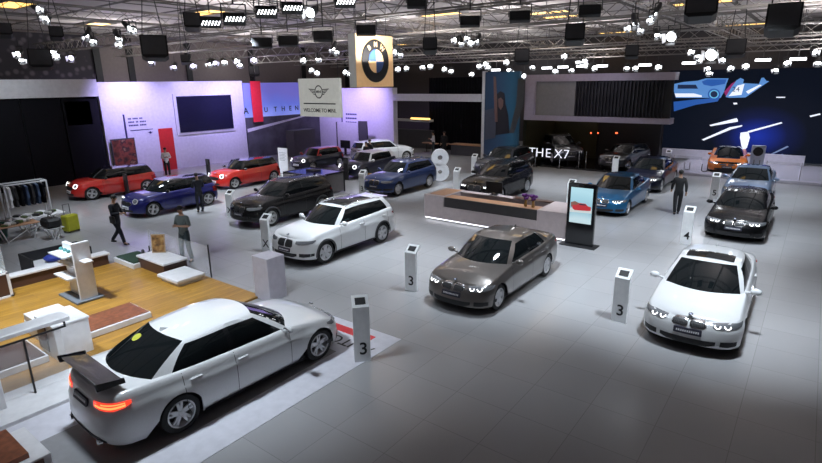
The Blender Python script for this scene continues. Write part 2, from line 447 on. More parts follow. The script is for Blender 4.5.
    # greenhouse
    wc, wsd, tc_, tsd = sp['ws']; rc, rsd, rtc, rtsd = sp['rw_']; yb, yt = sp['yb'], sp['yt']
    s0, t0, s1, t1, s2, t2 = sp['side']
    ring = []      # (xb,yb,xt,yt,segment after)
    for k in range(5):
        f = k/5; ring.append((lerp(wc, wsd, f**2), yb*.92*f, lerp(tc_, tsd, f**2), yt*.92*f, 'ws'))
    ring.append((wsd, yb*.92, tsd, yt*.92, 'a'))
    ring.append((s0+.04, yb*.985, t0+.04, yt, 'fs'))
    for k in (1, 2): ring.append((lerp(s0+.04, s1+.05, k/3), yb, lerp(t0+.04, t1+.04, k/3), yt*1.01, 'fs'))
    ring.append((s1+.05, yb*1.005, t1+.04, yt*1.01, 'b'))
    ring.append((s1-.05, yb*1.005, t1-.04, yt*1.01, 'rs'))
    for k in (1, 2): ring.append((lerp(s1-.05, s2, k/3), yb, lerp(t1-.04, t2, k/3), yt*lerp(1.01, .97, k/3), 'rs'))
    ring.append((s2, yb*.97, t2, yt*.96, 'c'))
    ring.append((rsd, yb*.92, rtsd, yt*.93, 'rw'))
    for k in (4, 3, 2, 1, 0):
        f = k/5; ring.append((lerp(rc, rsd, f**2), yb*.92*f, lerp(rtc, rtsd, f**2), yt*.93*f, 'rw'))
    V = 8; seg = {k: MB() for k in ('ws', 'fsL', 'fsR', 'rsL', 'rsR', 'rw', 'p', 'bL', 'bR')}
    colpts = []
    for xb, yb_, xt, yt_, s_ in ring:
        xq = min(max(xb, sp['xr']+.03), sp['xf']); ysh = sh.at_x(xq, sm(sp['zs'], xq))[1]
        zb = deck_z(sp, sh, xb, min(1, yb_/max(ysh, .01)))-.012
        zt = interp(sp['roof'], xt)+sp['rc']*(1-(yt_/yt)**2)*.8
        c = []
        for k in range(V+1):
            f = k/V; bul = .030*sin(pi*f)
            d = Vector((0, 1, 0)) if s_ in ('fs', 'b', 'rs') else Vector((1 if xb > 0 else -1, 0.3*yb_, 0)).normalized()
            z_ = lerp(zb, zt, f); p = Vector((lerp(xb, xt, f), lerp(yb_, yt_, f), z_))+d*bul
            c.append(tuple(p))
        colpts.append(c)
    for i in range(len(ring)-1):
        s_ = ring[i][4]
        for sd in (1, -1):
            q = [(p[0], p[1]*sd, p[2]) for p in colpts[i]]+[(p[0], p[1]*sd, p[2]) for p in colpts[i+1]]
            key = {'ws': 'ws', 'rw': 'rw', 'a': 'p', 'c': 'p'}.get(s_) or s_+('L' if sd > 0 else 'R')
            for k in range(V):
                kk = key
                if s_ in ('fs', 'rs') and k == V-1: kk = 'p'       # painted roof rail above the side glass
                if s_ == 'rw' and k == V-1 and kind in ('suv', 'hatch'): kk = 'p'
                if s_ == 'b' and k == V-1: kk = 'p'
                seg[kk].add(q, [(k, k+1, V+1+k+1, V+1+k)])
    if kind == 'sedan' and 'coupe' not in opts: pass
    rf = seg['p']
    for i in range(len(ring)-1):
        for k in range(-4, 4):
            q = []
            for ii, kk in ((i, k), (i, k+1), (i+1, k+1), (i+1, k)):
                x, y, zt = colpts[ii][-1]; f = kk/4
                base = interp(sp['roof'], x)
                q.append((x, y*f, max(zt, zt+(base+sp['rc']*.8*(1-(y*f/yt)**2)-zt))))
            rf.add(q, [(0, 1, 2, 3)])
    rf.build('roof', roofm, T, smooth=50, merge=True)
    seg['bL'].build('door_pillar', GLOSSB, T, smooth=True); seg['bR'].build('door_pillar', GLOSSB, T, smooth=True)
    seg['ws'].build('windshield', CARGLASS, T, smooth=True); seg['rw'].build('rear_window', CARGLASS, T, smooth=True)
    for k in ('fsL', 'fsR', 'rsL', 'rsR'): seg[k].build('side_window', CARGLASS, T, smooth=True)
    # wheels
    tm, km, dm = wheel_meshes(sp['rw'], rim)
    for xa in (hw, -hw):
        for sd in (1, -1):
            o = bpy.data.objects.new('wheel', tm); C.objects.link(o); o.parent = T
            o.location = (xa, sd*(w-.135), sp['rw']); o.rotation_euler = (0, 0, 0 if sd > 0 else pi)
            k = bpy.data.objects.new('rim', km); C.objects.link(k); k.parent = o
            k = bpy.data.objects.new('brake_disc', dm); C.objects.link(k); k.parent = o
    # mirrors, handles
    mx = s0+.02; mz = sm(sp['zs'], mx)+.07
    for sd in (1, -1):
        m = MB(); yb0 = yb+.03
        m.ball((mx, sd*(yb0+.17), mz), .1, 10, 0, (.62, 1.1, .72)); m.cyl((mx+.0, sd*(yb0-.02), mz-.05), (mx, sd*(yb0+.12), mz-.02), .025, n=6)
        mo = m.build('mirror', [roofm if kind == 'hatch' else paint], T, smooth=True)
        g = MB(); g.ball((mx-.052, sd*(yb0+.17), mz), .085, 8, 0, (.12, 1.05, .66)); g.build('mirror_glass', CHROME, mo, smooth=True)
        hs = [(s1+.02, )] if kind in ('hatch', 'sport') or 'coupe' in opts else [(s1+.02, ), (s2+.22, )]
        for (hx,) in hs:
            hz = sp['sill']+(sm(sp['zs'], hx)-sp['sill'])*.80
            px, py, pz = sh.at_x(hx, hz)
            h = MB(); h.box(hx-.0, hx+.20, min(sd*(py-.005), sd*(py+.03)), max(sd*(py-.005), sd*(py+.03)), hz-.014, hz+.014, bev=.01)
            h.build('door_handle', paint, T)
    # door gaps
    for sd in (1, -1):
        stations = [s0+.12, s1-.02]+([s2+.12] if kind in ('sedan', 'suv') and 'coupe' not in opts else ([] if kind != 'sedan' and kind != 'sport' else [-.95]))
        for sx in stations:
            prev = None; g = MB()
            for k in range(13):
                t = lerp(.1, .97, k/12); z_ = sp['sill']+(sm(sp['zs'], sx)-sp['sill'])*t
                xx = sx
                if sx < -.6: xx = sx+max(0, .22-(z_-sp['sill']))*.4   # swings forward of the rear arch
                p = sh.at_x(xx, z_, .0025)
                if prev: g.add([(prev[0]-.005, prev[1]*sd, prev[2]), (prev[0]+.005, prev[1]*sd, prev[2]), (p[0]+.005, p[1]*sd, p[2]), (p[0]-.005, p[1]*sd, p[2])], [(0, 1, 2, 3)])
                prev = p
            g.build('door_gap', BLACK, T)
        if 'cladding' in opts:
            for xa in (hw, -hw):
                g = MB(); prev = None
                for k in range(-8, 189, 7):
                    cc, s_ = cos(radians(k)), sin(radians(k)); p = []
                    for r_ in (Rr-.004, Rr+.05):
                        q = sh.at_x(xa+r_*cc, max(sp['sill']+.02, sp['rw']+r_*s_), .008); p.append((q[0], q[1]*sd, q[2]))
                    if prev: g.add([prev[0], prev[1], p[1], p[0]], [(0, 1, 2, 3)])
                    prev = p
                g.build('wheel_arch_trim', DGREY, T)
        if True:
            g = MB(); prev = None
            for k in range(11):
                x = lerp(hw-Rr-.02, -hw+Rr+.02, k/10); p = [sh.at_x(x, sp['sill']+dz, .01) for dz in (.0, .06)]
                if prev: g.add([(q[0], q[1]*sd, q[2]) for q in (prev[0], prev[1], p[1], p[0])], [(0, 1, 2, 3)])
                prev = p
            g.build('side_skirt', BLACK if ('dark_skirt' in opts or 'cladding' in opts) else paint, T)
    # front end
    def sym(mb_cols, nm, m, end='f', d=.008, parent=T, both=True, **k):
        r = []
        for sd in ((1, -1) if both else (1,)):
            r.append(sh.patch(mb_cols, end, d, side=sd, **k).build(nm, m, parent, smooth=40))
        return r
    zf = sm(sp['zs'], sp['xf']-.12)
    if kind in ('sedan', 'suv'):
        zn = .70 if kind == 'sedan' else .82; hgt = .15 if kind == 'sedan' else .22
        for sd, k in zip((1, -1), (0, 1)):
            sh.patch([(.02, zn-hgt+.03, zn-.02), (.05, zn-hgt, zn+.005), (.28, zn-hgt+.012, zn+.0), (.325, zn-hgt+.05, zn-.035)], 'f', .008, side=sd).build('grille_surround', CHROME, T, smooth=40)
            gm = sh.patch([(.035, zn-hgt+.035, zn-.03), (.06, zn-hgt+.014, zn-.008), (.27, zn-hgt+.025, zn-.012), (.305, zn-hgt+.055, zn-.042)], 'f', .014, side=sd)
            for q in range(7):
                yy = .065+q*.033; sh.patch([(yy, zn-hgt+.03, zn-.03), (yy+.006, zn-hgt+.03, zn-.03)], 'f', .0195, sub=1, mb=gm, mi=1, side=sd)
            gm.build('grille', [BLACK, DGREY], T, smooth=40)
        hz = zn-.035
        hl = sym([(.44, hz-.05, hz+.02), (.55, hz-.075, hz+.03), (.75, hz-.06, hz+.045), (78., hz-.03, hz+.05), (88., hz+.02, hz+.05)], 'headlight', LAMPG, d=.010)
        for o, sd in zip(hl, (1, -1)):
            m = MB()
            for c in (.52, .69):
                th = [radians(a) for a in range(180, 361, 30)]
                for a0, a1 in zip(th, th[1:]):
                    y0, z0, y1, z1 = c+.05*cos(a0), hz-.005+.05*sin(a0), c+.05*cos(a1), hz-.005+.05*sin(a1)
                    m.cyl(Vector(sh.at_th(sd*sh.th_of(y0), z0, 'f', .014)), Vector(sh.at_th(sd*sh.th_of(y1), z1, 'f', .014)), .008, n=6)
            m.build('running_light', LAMPG if 'unlit' in opts else LEDW, o, smooth=True)
        lo = .30 if kind == 'sedan' else .40
        sym([(.0, lo-.08, lo+.04), (.35, lo-.07, lo+.045), (.50, lo-.02, lo+.05)], 'air_intake', BLACK, d=.006)
        sym([(.58, lo-.04, lo+.06), (.72, lo-.05, lo+.06), (92., lo-.02, lo+.05)], 'fog_light_surround', BLACK, d=.006)
        pz = zn-hgt-.075
    elif kind == 'hatch':
        pz = .42
        sym([(0., .50, .66), (.2, .50, .665), (.36, .53, .66), (.42, .58, .63)], 'grille_surround', CHROME, d=.010)
        sym([(0., .515, .645), (.2, .515, .65), (.34, .54, .645), (.39, .585, .62)], 'grille', BLACK, d=.016)
        sym([(.0, .26, .36), (.4, .26, .36), (.5, .28, .34)], 'air_intake', BLACK, d=.006)
        for sd in (1, -1):
            th = sh.th_of(.60); c = Vector(sh.at_th(sd*th, .70, 'f', .0)); nrm = Vector((.82, sd*.45, .38)).normalized()
            M = Matrix.Translation(c) @ nrm.to_track_quat('Z', 'Y').to_matrix().to_4x4()
            m = MB(); m.lathe([(.13, -.06), (.13, .03), (.115, .035)], 20, M)
            ho = m.build('headlight', CHROME, T, smooth=40)
            m = MB(); m.lathe([(.108, .036), (.05, .055), (.001, .06)], 20, M); m.build('lamp_lens', LAMPG, ho, smooth=True)
            m = MB(); m.lathe([(.11, .036), (.11, .048), (.095, .048), (.095, .036)], 20, M); m.build('running_light', LEDW, ho, smooth=True) if 'lit' in opts else m.build('lamp_ring', SATIN, ho)
    else:
        pz = .36
        sym([(.04, .44, .52), (.3, .45, .53), (.40, .47, .51)], 'grille', BLACK, d=.01)
        sym([(0., .17, .30), (.4, .18, .30), (.6, .20, .28)], 'air_intake', BLACK, d=.006)
        sym([(.50, .50, .56), (.7, .51, .60), (92., .56, .63)], 'headlight', LAMPG, d=.01)
        sym([(.52, .51, .54), (.7, .53, .58)], 'running_light', LEDW, d=.016)
    # plates
    for end in ('f', 'r'):
        zz = pz if end == 'f' else {'sedan': .80, 'suv': .90, 'hatch': .62, 'sport': .5}[kind]
        o = sh.patch([(-.25, zz-.055, zz+.055), (.25, zz-.055, zz+.055)], end, .03, sub=6).build('number_plate', mat('dark_plate', (.03, .03, .05), .4) if kind != 'hatch' else SATIN, T)
        m = MB()
        for q in range(11):
            yy = -.2+q*.038
            sh.patch([(yy, zz-.016, zz+.02), (yy+.024, zz-.016, zz+.02)], end, .034, sub=1, rows=1, mb=m)
        m.build('plate_lettering', SATIN if kind != 'hatch' else BLACK, o)
    # emblem
    ex = sp['xf']-.2 if kind != 'sport' else sp['xf']-.3
    ez = deck_z(sp, sh, ex, 0)+.004
    m = MB(); M = Matrix.Translation((ex, 0, ez)) @ Matrix.Rotation(radians(22), 4, 'Y')
    if kind != 'hatch':
        m.lathe([(.042, -.004), (.042, .006), (.027, .007)], 20, M)
        for q in range(4):
            pts = [(0, 0, .009)]+[(.027*cos(radians(90*q+15*j)), .027*sin(radians(90*q+15*j)), .009) for j in range(7)]
            m.add(pts, [tuple(range(8))], 1+q % 2, M)
        m.build('emblem', [BLACK, SATIN, BLUE], T)
    else:
        m.lathe([(.035, -.004), (.035, .006), (.001, .007)], 16, M)
        for sd in (1, -1):
            for q in range(3): m.box(-.018+q*.014, -.01+q*.014, min(sd*.035, sd*(.10-.012*q)), max(sd*.035, sd*(.10-.012*q)), 0, .005, 0, M)
        m.build('emblem', CHROME, T)
    # rear end
    tz = {'sedan': .86, 'suv': .94, 'hatch': .74, 'sport': .8}[kind]
    if kind == 'hatch': cols = [(.60, tz-.12, tz+.10), (.72, tz-.13, tz+.11), (88., tz-.12, tz+.10)]
    elif kind == 'sport': cols = [(.55, tz-.03, tz+.03), (.8, tz-.04, tz+.05), (100., tz, tz+.05)]
    else: cols = [(.44, tz-.06, tz+.025), (.6, tz-.075, tz+.035), (.80, tz-.07, tz+.045), (74., tz-.04, tz+.05), (84., tz-.0, tz+.045)]
    tl = sym(cols, 'tail_light', LEDR if 'tail_lit' in opts else mat('red_lamp_glass', (.28, .01, .01), .1, coat=1), 'r', .012)
    if 'tail_lit' in opts:
        for o, sd in zip(tl, (1, -1)):
            m = sh.patch([(.48, tz-.04, tz-.015), (.6, tz-.05, tz-.02), (.78, tz-.045, tz-.015), (76., tz-.02, tz+.01)], 'r', .018, side=sd, rows=1)
            sh.patch([(.62, tz+.0, tz+.015), (.78, tz+.01, tz+.025), (76., tz+.022, tz+.035)], 'r', .018, side=sd, rows=1, mb=m)
            m.build('glowing_bar', mat('bright_red_orange_glow', (1, .1, .02), .3, emit=(1, .22, .06), es=2.2), o, smooth=True)
    sym([(.0, sp['sill']+.08, sp['sill']+.17), (.55, sp['sill']+.08, sp['sill']+.17), (.68, sp['sill']+.1, sp['sill']+.13)], 'rear_diffuser', BLACK, 'r', .01)
    # roof fittings
    if kind in ('sedan', 'suv'):
        fx = sp['roof'][2][0]+.12; m = MB(); zr = interp(sp['roof'], fx)+sp['rc']*.8
        m.add([(fx+.09, 0, zr-.005), (fx-.08, .02, zr-.01), (fx-.08, -.02, zr-.01), (fx-.07, 0, zr+.065)], [(0, 1, 3), (0, 3, 2), (1, 2, 3), (0, 2, 1)])
        m.build('antenna_fin', paint, T)
    if 'sunroof' in opts:
        m = MB(); x0, x1 = (.06, -.42) if kind == 'sedan' else (.08, -1.35)
        pts = []
        N = 6
        for i in range(N+1):
            for k in range(-4, 5):
                x = lerp(x0, x1, i/N)+(.03 if 0 else 0); y = yt*.80*k/4
                pts.append((x, y, interp(sp['roof'], x)+sp['rc']*.8*(1-(y/yt)**2)+.012))
        m.add(pts, [(i*9+k, i*9+k+1, i*9+k+10, i*9+k+9) for i in range(N) for k in range(8)])
        m.build('sunroof', CARGLASS, T, smooth=True)
    if 'rails' in opts:
        for sd in (1, -1):
            m = MB(); pts = [(x, sd*(yt*.93), interp(sp['roof'], x)+(.055 if 0 < k < 6 else .01)) for k, x in enumerate([lerp(.1, -1.6, q/6) for q in range(7)])]
            m.tube(pts, .016, 6); m.build('roof_rail', CHROME if 'black_rails' not in opts else BLACK, T, smooth=True)
    if 'spoiler' in opts:
        m = MB(); x0 = sp['rw_'][2]; zz = interp(sp['roof'], x0)
        m.prism([(x0+.1, zz+.035), (x0-.22, zz+.01), (x0-.22, zz-.012), (x0+.05, zz-.01)], -yt*.82, yt*.82); m.build('roof_spoiler', roofm, T)
    if 'wing' in opts:
        m = MB(); zz = 1.145
        WO = .10; prof = [(a+WO, b) for a, b in [(-2.16, zz-.005), (-2.28, zz+.018), (-2.42, zz+.045), (-2.50, zz+.075), (-2.50, zz+.095), (-2.40, zz+.075), (-2.28, zz+.045), (-2.16, zz+.02)]]
        m.prism(prof, -.66, .66)
        wing = m.build('rear_wing', mat('black_wing', (.014, .014, .016), .25, coat=.6), T, smooth=30)
        for sd in (1, -1):
            e = MB(); y = .66*sd; e.prism([(-2.04, zz-.03), (-2.42, zz-.0), (-2.44, zz+.12), (-2.05, zz+.05)], min(y, y+.02*sd), max(y, y+.02*sd)); e.build('wing_end_plate', MATS['black_wing'], wing)
            e = MB(); y = .38*sd; e.prism([(-2.08, 1.03), (-2.24, 1.03), (-2.30, zz+.04), (-2.16, zz+.02)], min(y, y+.022*sd), max(y, y+.022*sd)); e.build('wing_strut', MATS['black_wing'], wing)
        for sd in (1, -1): m = MB(); m.cyl((-2.33, sd*.5, .27), (-2.48, sd*.5, .27), .045, n=12); m.build('exhaust_tip', CHROME, T, smooth=30)
        # sticker on the rear window
        m = MB(); xm, zm = -1.40, 1.262
        nrm = Vector((-.5, 0, 1)).normalized(); M = Matrix.Translation((xm, .30, zm)) @ nrm.to_track_quat('Z', 'Y').to_matrix().to_4x4()
        m.lathe([(.08, -.03), (.08, .022), (.001, .023)], 20, M); m.build('round_sticker', mat('yellow_sticker', (.5, .5, .06), .5), T)
    return T
def paint(name, col, metal=.0, rough=.3): return mat(name, col, rough, metal, coat=1., spec=.5, noise=(40, .02))
PW = paint('white_car_paint', (.72, .73, .74)); PG = paint('bronze_grey_car_paint', (.17, .155, .145), .75, .32)
PK = mat('black_car_paint', (.008, .008, .009), .25, .1, coat=.3, spec=.3, noise=(40, .02)); PR = paint('red_car_paint', (.58, .018, .012), 0, .35)
PB = paint('blue_car_paint', (.006, .009, .13), .2, .3); PN = paint('navy_car_paint', (.02, .045, .15), .4, .3)
PC = paint('bright_blue_car_paint', (.01, .13, .30), .4, .3); PS = paint('grey_blue_car_paint', (.16, .22, .33), .5, .3)
PO = paint('orange_car_paint', (.75, .20, .02), .2, .3); PD = paint('dark_grey_car_paint', (.03, .032, .038), .4, .28); PM = paint('dark_navy_car_paint', (.012, .015, .035), .4, .28)
D = -pi/2
#CARS
make_car('sedan_car', 'white sedan with a black rear wing, parked on the white floor mat in the foreground', 'car', 'sedan', -8.15, 5.07, radians(88.3), PW, opts=('wing', 'tail_lit', 'dark_skirt', 'unlit'), scale=(1.02, 1.02, 1), z=.012)
make_car('sedan_car', 'bronze-grey sedan parked in front of the reception counter', 'car', 'sedan', -6.36, 12.08, D, PG, rim='multi')
make_car('sedan_car', 'white sedan with a dark glass sunroof, nearest car on the right side', 'car', 'sedan', -1.52, 13.13, radians(-88.8), PW, opts=('sunroof',))
make_car('suv_car', 'white compact SUV with a panoramic glass roof, between the lettered stand and the grey sedan', 'car', 'suv', -12.26, 12.04, D, PW, opts=('sunroof', 'cladding', 'spoiler', 'rails', 'unlit'), rim='multi')
make_car('suv_car', 'black compact SUV parked just left of the white SUV', 'car', 'suv', -17.18, 13.95, D, PK, opts=('cladding', 'spoiler', 'rails', 'unlit'))
x, y = P(97, 201); x2, y2 = P(145.6, 190)
make_car('hatchback_car', 'red hatchback with black roof parked by the framed picture and red door', 'car', 'hatch', (x+x2)/2-.75, (y+y2)/2, radians(-95), PR, GLOSSB, opts=('lit',), rim='mini', scale=(1.04, 1, 1))
x, y = P(154.4, 216.2)
make_car('hatchback_car', 'deep blue hatchback with black roof standing in front of the red hatchbacks', 'car', 'hatch', x-.75, y+1.25, radians(-90), PB, GLOSSB, rim='mini', scale=(1.03, 1, 1))
x, y = P(235, 188.8)
make_car('hatchback_car', 'red hatchback with black roof beside the small white notice board', 'car', 'hatch', x-.75, y+1.25, D, PR, GLOSSB, opts=('lit',), rim='mini', scale=(1.02, 1, 1))
x, y = P(312, 171)
make_car('hatchback_car', 'dark hatchback with a red roof standing behind the square island counter', 'car', 'hatch', x-.75, y+1.25, D, PM, PR, opts=('lit',), rim='mini', scale=(.95, .95, .95))
x, y = P(364, 178.5)
make_car('hatchback_car', 'dark hatchback with a white roof parked behind the navy SUV', 'car', 'hatch', x-.75, y+1.25, D, PM, SATIN, opts=('lit',), rim='mini')
x, y = P(397.1, 196)
make_car('suv_car', 'navy blue SUV facing the white SUV, left of the white figure-eight sculpture', 'car', 'suv', x-.82, y+1.36, D, PN, opts=('spoiler', 'rails', 'unlit'), rim='multi', scale=(.98, .98, .97))
x, y = P(404, 160)
make_car('suv_car', 'white SUV facing away in the back, beside the violet wall', 'car', 'suv', x-.8, y-1.3, radians(70), PW, opts=('spoiler',))
x, y = P(524.8, 192.5)
make_car('suv_car', 'black SUV with dark trim standing behind the reception counter', 'car', 'suv', x-.82, y-1.32, D, PK, opts=('spoiler', 'rails'), scale=(1.03, 1.02, 1.02))
x, y = P(482, 176)
make_car('suv_car', 'dark SUV parked beside the portrait banner, half hidden by the black SUV', 'car', 'suv', -14.35, 28.0, D, PD, opts=('spoiler', 'unlit'), scale=(1.03, 1.02, 1.03))
make_car('suv_car', 'large dark SUV on the black stage behind the white illuminated lettering', 'car', 'suv', -13.55, 34.4, radians(-52), PD, opts=('rails', 'unlit'), z=.12, scale=(1.1, 1.05, 1.1))
make_car('sedan_car', 'dark car at the right end of the black stage beneath the grooved panel', 'car', 'suv', -9.3, 34.1, radians(-98), PD, opts=('unlit',), z=.12, scale=(.95, .95, .88))
x, y = P(626, 215.2)
make_car('coupe_car', 'bright blue coupe parked behind the screen totem', 'car', 'sedan', x-.82, y+1.40, D, PC, opts=('coupe',), scale=(1, 1, .97), rim='twin')
x, y = P(659.6, 191.7)
make_car('sedan_car', 'dark navy sedan behind the blue coupe, near the walking man in black', 'car', 'sedan', x-.82, y+1.40, D, PM, rim='multi', scale=(1.03, 1.02, 1.03))
make_car('sedan_car', 'black sedan behind the white sedan with the sunroof', 'car', 'sedan', -1.78, 22.2, D, PK)
make_car('sedan_car', 'grey-blue sedan behind the black sedan, in front of the low stage', 'car', 'sedan', -2.12, 28.5, D, PS)
make_car('sports_car', 'orange sports car with black bonnet on the low stage before the LED wall', 'car', 'sport', P(728, 174, .15)[0]-.35, P(728, 174, .15)[1]+2.3, radians(-84), PO, GLOSSB, z=.15, bonnet=GLOSSB)
# ------------------------------------------------------------------ setting
m = MB(); m.box(-42, 8, -3, 46, -.2, 0); struct(m.build('floor', FLOOR))
def ceiling_mat():
    m, nt, b = new_nodes('grey_ceiling_panels')
    tc = nt.nodes.new('ShaderNodeTexCoord'); br = nt.nodes.new('ShaderNodeTexBrick'); br.offset = 0
    br.inputs['Scale'].default_value = 1; br.inputs['Brick Width'].default_value = 4.2; br.inputs['Row Height'].default_value = 3.1; br.inputs['Mortar Size'].default_value = .16
    br.inputs['Color1'].default_value = (.46, .43, .43, 1); br.inputs['Color2'].default_value = (.56, .52, .52, 1); br.inputs['Mortar'].default_value = (.09, .08, .08, 1)
    nt.links.new(tc.outputs['Object'], br.inputs['Vector']); nt.links.new(br.outputs['Color'], b.inputs['Base Color']); b.inputs['Roughness'].default_value = .8
    return m
CZ = 8.8
m = MB(); m.box(-42, 8, -3, 46, CZ, CZ+.3); struct(m.build('ceiling', ceiling_mat()))
BRW = mat('taupe_wall_panel', (.20, .165, .16), .7)
m = MB(); m.box(-42, -41, -3, 18, 0, CZ, 1); m.box(-42, -41, 18, 46, 0, CZ, 0); struct(m.build('wall_left', [BRW, DAMASK]))
for i, y in enumerate((18., 20.3, 24.9, 30.9, 37, 43)):
    m = MB(); m.box(-41, -40.85, y-.22, y+.22, 0, CZ); struct(m.build('trim_%d' % (i+1), BLACK))
m = MB(); m.box(-42, 8, 45, 46, 0, CZ); struct(m.build('wall_back', mat('dark_hall_wall', (.05, .045, .05), .8)))
m = MB(); m.box(7, 8, -3, 45, 0, CZ); struct(m.build('wall_right', mat('dark_hall_wall', (.05, .045, .05), .8)))
# ceiling coves with warm light
i = 0
for u, v in ((12, 4), (95, 24), (205, 12), (405, 44), (424, 70), (442, 14), (466, 42), (490, 47), (545, 12), (560, 16), (612, 34), (616, 32), (746, 24), (702, 2), (800, 28)):
    x, y = P(u, v, CZ-.06)
    if -40 < x < 6 and 3 < y < 44:
        t = thing('ceiling_light', 'warm amber cove light recessed in the grey ceiling between the trusses', 'light', (x, y, CZ), 0, 'amber cove lights in the ceiling')
        f = MB(); 
        for a in ((-1.3, 1.3, -.6, -.52), (-1.3, 1.3, .52, .6), (-1.3, -1.22, -.52, .52), (1.22, 1.3, -.52, .52)): f.box(a[0], a[1], a[2], a[3], -.12, 0)
        f.build('frame', MGREY, t); d = MB(); d.box(-1.22, 1.22, -.52, .52, -.08, -.01); d.build('diffuser', WARM, t)
# ------------------------------------------------------------------ trusses
def truss(name, label, group, p0, p1, h=.5):
    p0 = Vector(p0); p1 = Vector(p1); d = (p1-p0); L = d.length; d.normalize(); s = Vector((-d.y, d.x, 0)); up = Vector((0, 0, 1))
    t = thing(name, label, 'truss', tuple(p0), 0, group)
    cor = [s*(h/2)*a+up*(h/2)*b for a, b in ((-1, -1), (1, -1), (1, 1), (-1, 1))]
    for c in cor:
        m = MB(); m.cyl(c, c+d*L, .028, n=6); m.build('chord', STEEL, t)
    m = MB(); n = int(L/.62)
    for i in range(n):
        a = d*(L*i/n); b = d*(L*(i+1)/n); k = i % 2
        for j in range(4):
            c0, c1 = cor[j], cor[(j+1) % 4]
            m.cyl(a+(c0 if k else c1), b+(c1 if k else c0), .014, n=4, caps=False)
    o = m.build('bracing', STEEL, t)
    for q in (.15, .5, .85):
        m = MB(); a = d*(L*q); m.cyl(a+up*(h/2), a+up*(CZ-p0.z), .015, n=5); m.build('hanging_chain', DGREY, t)
    return t
XT = ((13.5, 7.5, 'nearest crosswise truss, passing above the white SUV'), (18., 7.4, 'second crosswise truss, just behind the roundel sign'), (23.5, 7.3, 'crosswise truss above the navy SUV and blue coupe'), (29.0, 7.2, 'crosswise truss in front of the grooved panel'), (33.5, 7.1, 'crosswise truss right above the portrait banner'), (38.0, 7.0, 'farthest crosswise truss, before the LED wall'))
for Y, Z, lb in XT: truss('lighting_truss', lb, 'aluminium lighting trusses', (-38, Y, Z), (5, Y, Z))
YT = ((-31, 'lengthwise truss on the far left, above the white display wall'), (-24., 'lengthwise truss above the red hatchbacks'), (-17.5, 'lengthwise truss left of the roundel sign'), (-10.5, 'lengthwise truss above the reception counter'), (-4.2, 'lengthwise truss on the right, carrying the brightest lamps'))
for X, lb in YT: truss('lighting_truss', lb, 'aluminium lighting trusses', (X, 6, 8.1 if X < -5 else 7.55), (X, 42, 8.1 if X < -5 else 7.55), .45 if X < -5 else .6)
# ------------------------------------------------------------------ lamps, floodlights, speakers
def aim(loc, down=35, yaw=0):
    d = Vector((-loc[0], -loc[1], 0)).normalized(); a = math.atan2(d.y, d.x)+radians(yaw)
    v = Vector((cos(a)*cos(radians(down)), sin(a)*cos(radians(down)), -sin(radians(down))))
    return v.to_track_quat('Z', 'Y').to_matrix().to_4x4()
def par(loc, label, group, lens, r=.13, down=35, yaw=0):
    r = r*Vector(loc).length/533*(18 if r < .15 else 19)
    t = thing('stage_spotlight', label, 'spotlight', loc, 0, group); A = aim(loc, down, yaw)
    m = MB(); m.lathe([(r*.5, -.34), (r*.85, -.30), (r, -.12), (r*1.06, .0), (r*.94, 0), (r*.94, -.03)], 12, A); m.build('lamp_housing', DGREY, t, smooth=40)
    m = MB(); m.lathe([(.001, -.012), (r*.92, -.02), (r*.92, -.03)], 12, A); m.build('lens', lens, t)
    m = MB(); c = A @ Vector((0, 0, -.16)); s = A @ Vector((r*1.15, 0, -.16)); s2 = A @ Vector((-r*1.15, 0, -.16)); tp = Vector((c.x, c.y, r+.18))
    m.tube([s, (s.x, s.y, tp.z), (s2.x, s2.y, tp.z), s2], .014, 5); m.cyl(tp, (c.x, c.y, max(tp.z+.05, 7.0-loc[2])), .012, n=5); m.build('yoke', DGREY, t)
    for sd in range(4):      # barn doors
        q = A @ Matrix.Rotation(pi/2*sd, 4, 'Z'); b = MB(); b.add([(-r*.8, r*1.02, 0), (r*.8, r*1.02, 0), (r*.95, r*1.35, .13), (-r*.95, r*1.35, .13)], [(0, 1, 2, 3)], 0, q); 
        b.build('barn_door', SATIN if sd % 2 else DGREY, t)
    return t
def flood(loc, label, group, w=.6, lit=True):
    w = 17*Vector(loc).length/533
    t = thing('stage_floodlight', label, 'floodlight', loc, 0, group); A = aim(loc, 25)
    A = A @ Matrix.Rotation(pi/2, 4, 'Z') if False else A
    q = Vector((-loc[0], -loc[1], 0)).normalized(); a = math.atan2(q.y, q.x)+pi/2
    A = Matrix.Rotation(a, 4, 'Z') @ Matrix.Rotation(radians(-25), 4, 'X')
    m = MB(); m.box(-w/2, w/2, 0, .16, -w*.26, w*.26, 0, A, .02); m.build('lamp_housing', BLACK, t)
    if lit:
        for k in range(6):
            m = MB(); x = -w*.42+k*w*.15; m.prism([(x, -w*.23), (x+w*.06, -w*.23), (x+w*.16, 0), (x+w*.10, 0)], -.012, 0, A); m.build('lit_strip', LEDW, t)
    m = MB(); 
    for sd in (1, -1): m.cyl(A @ Vector((sd*(w/2+.02), .08, 0)), A @ Vector((sd*(w/2+.02), .08, .34)), .015, n=5)
    m.cyl(A @ Vector((-w/2-.02, .08, .34)), A @ Vector((w/2+.02, .08, .34)), .015, n=5); c = A @ Vector((0, .08, .34)); m.cyl(c, (c.x, c.y, CZ-loc[2]), .02, n=5)
    m.build('yoke', DGREY, t); return t
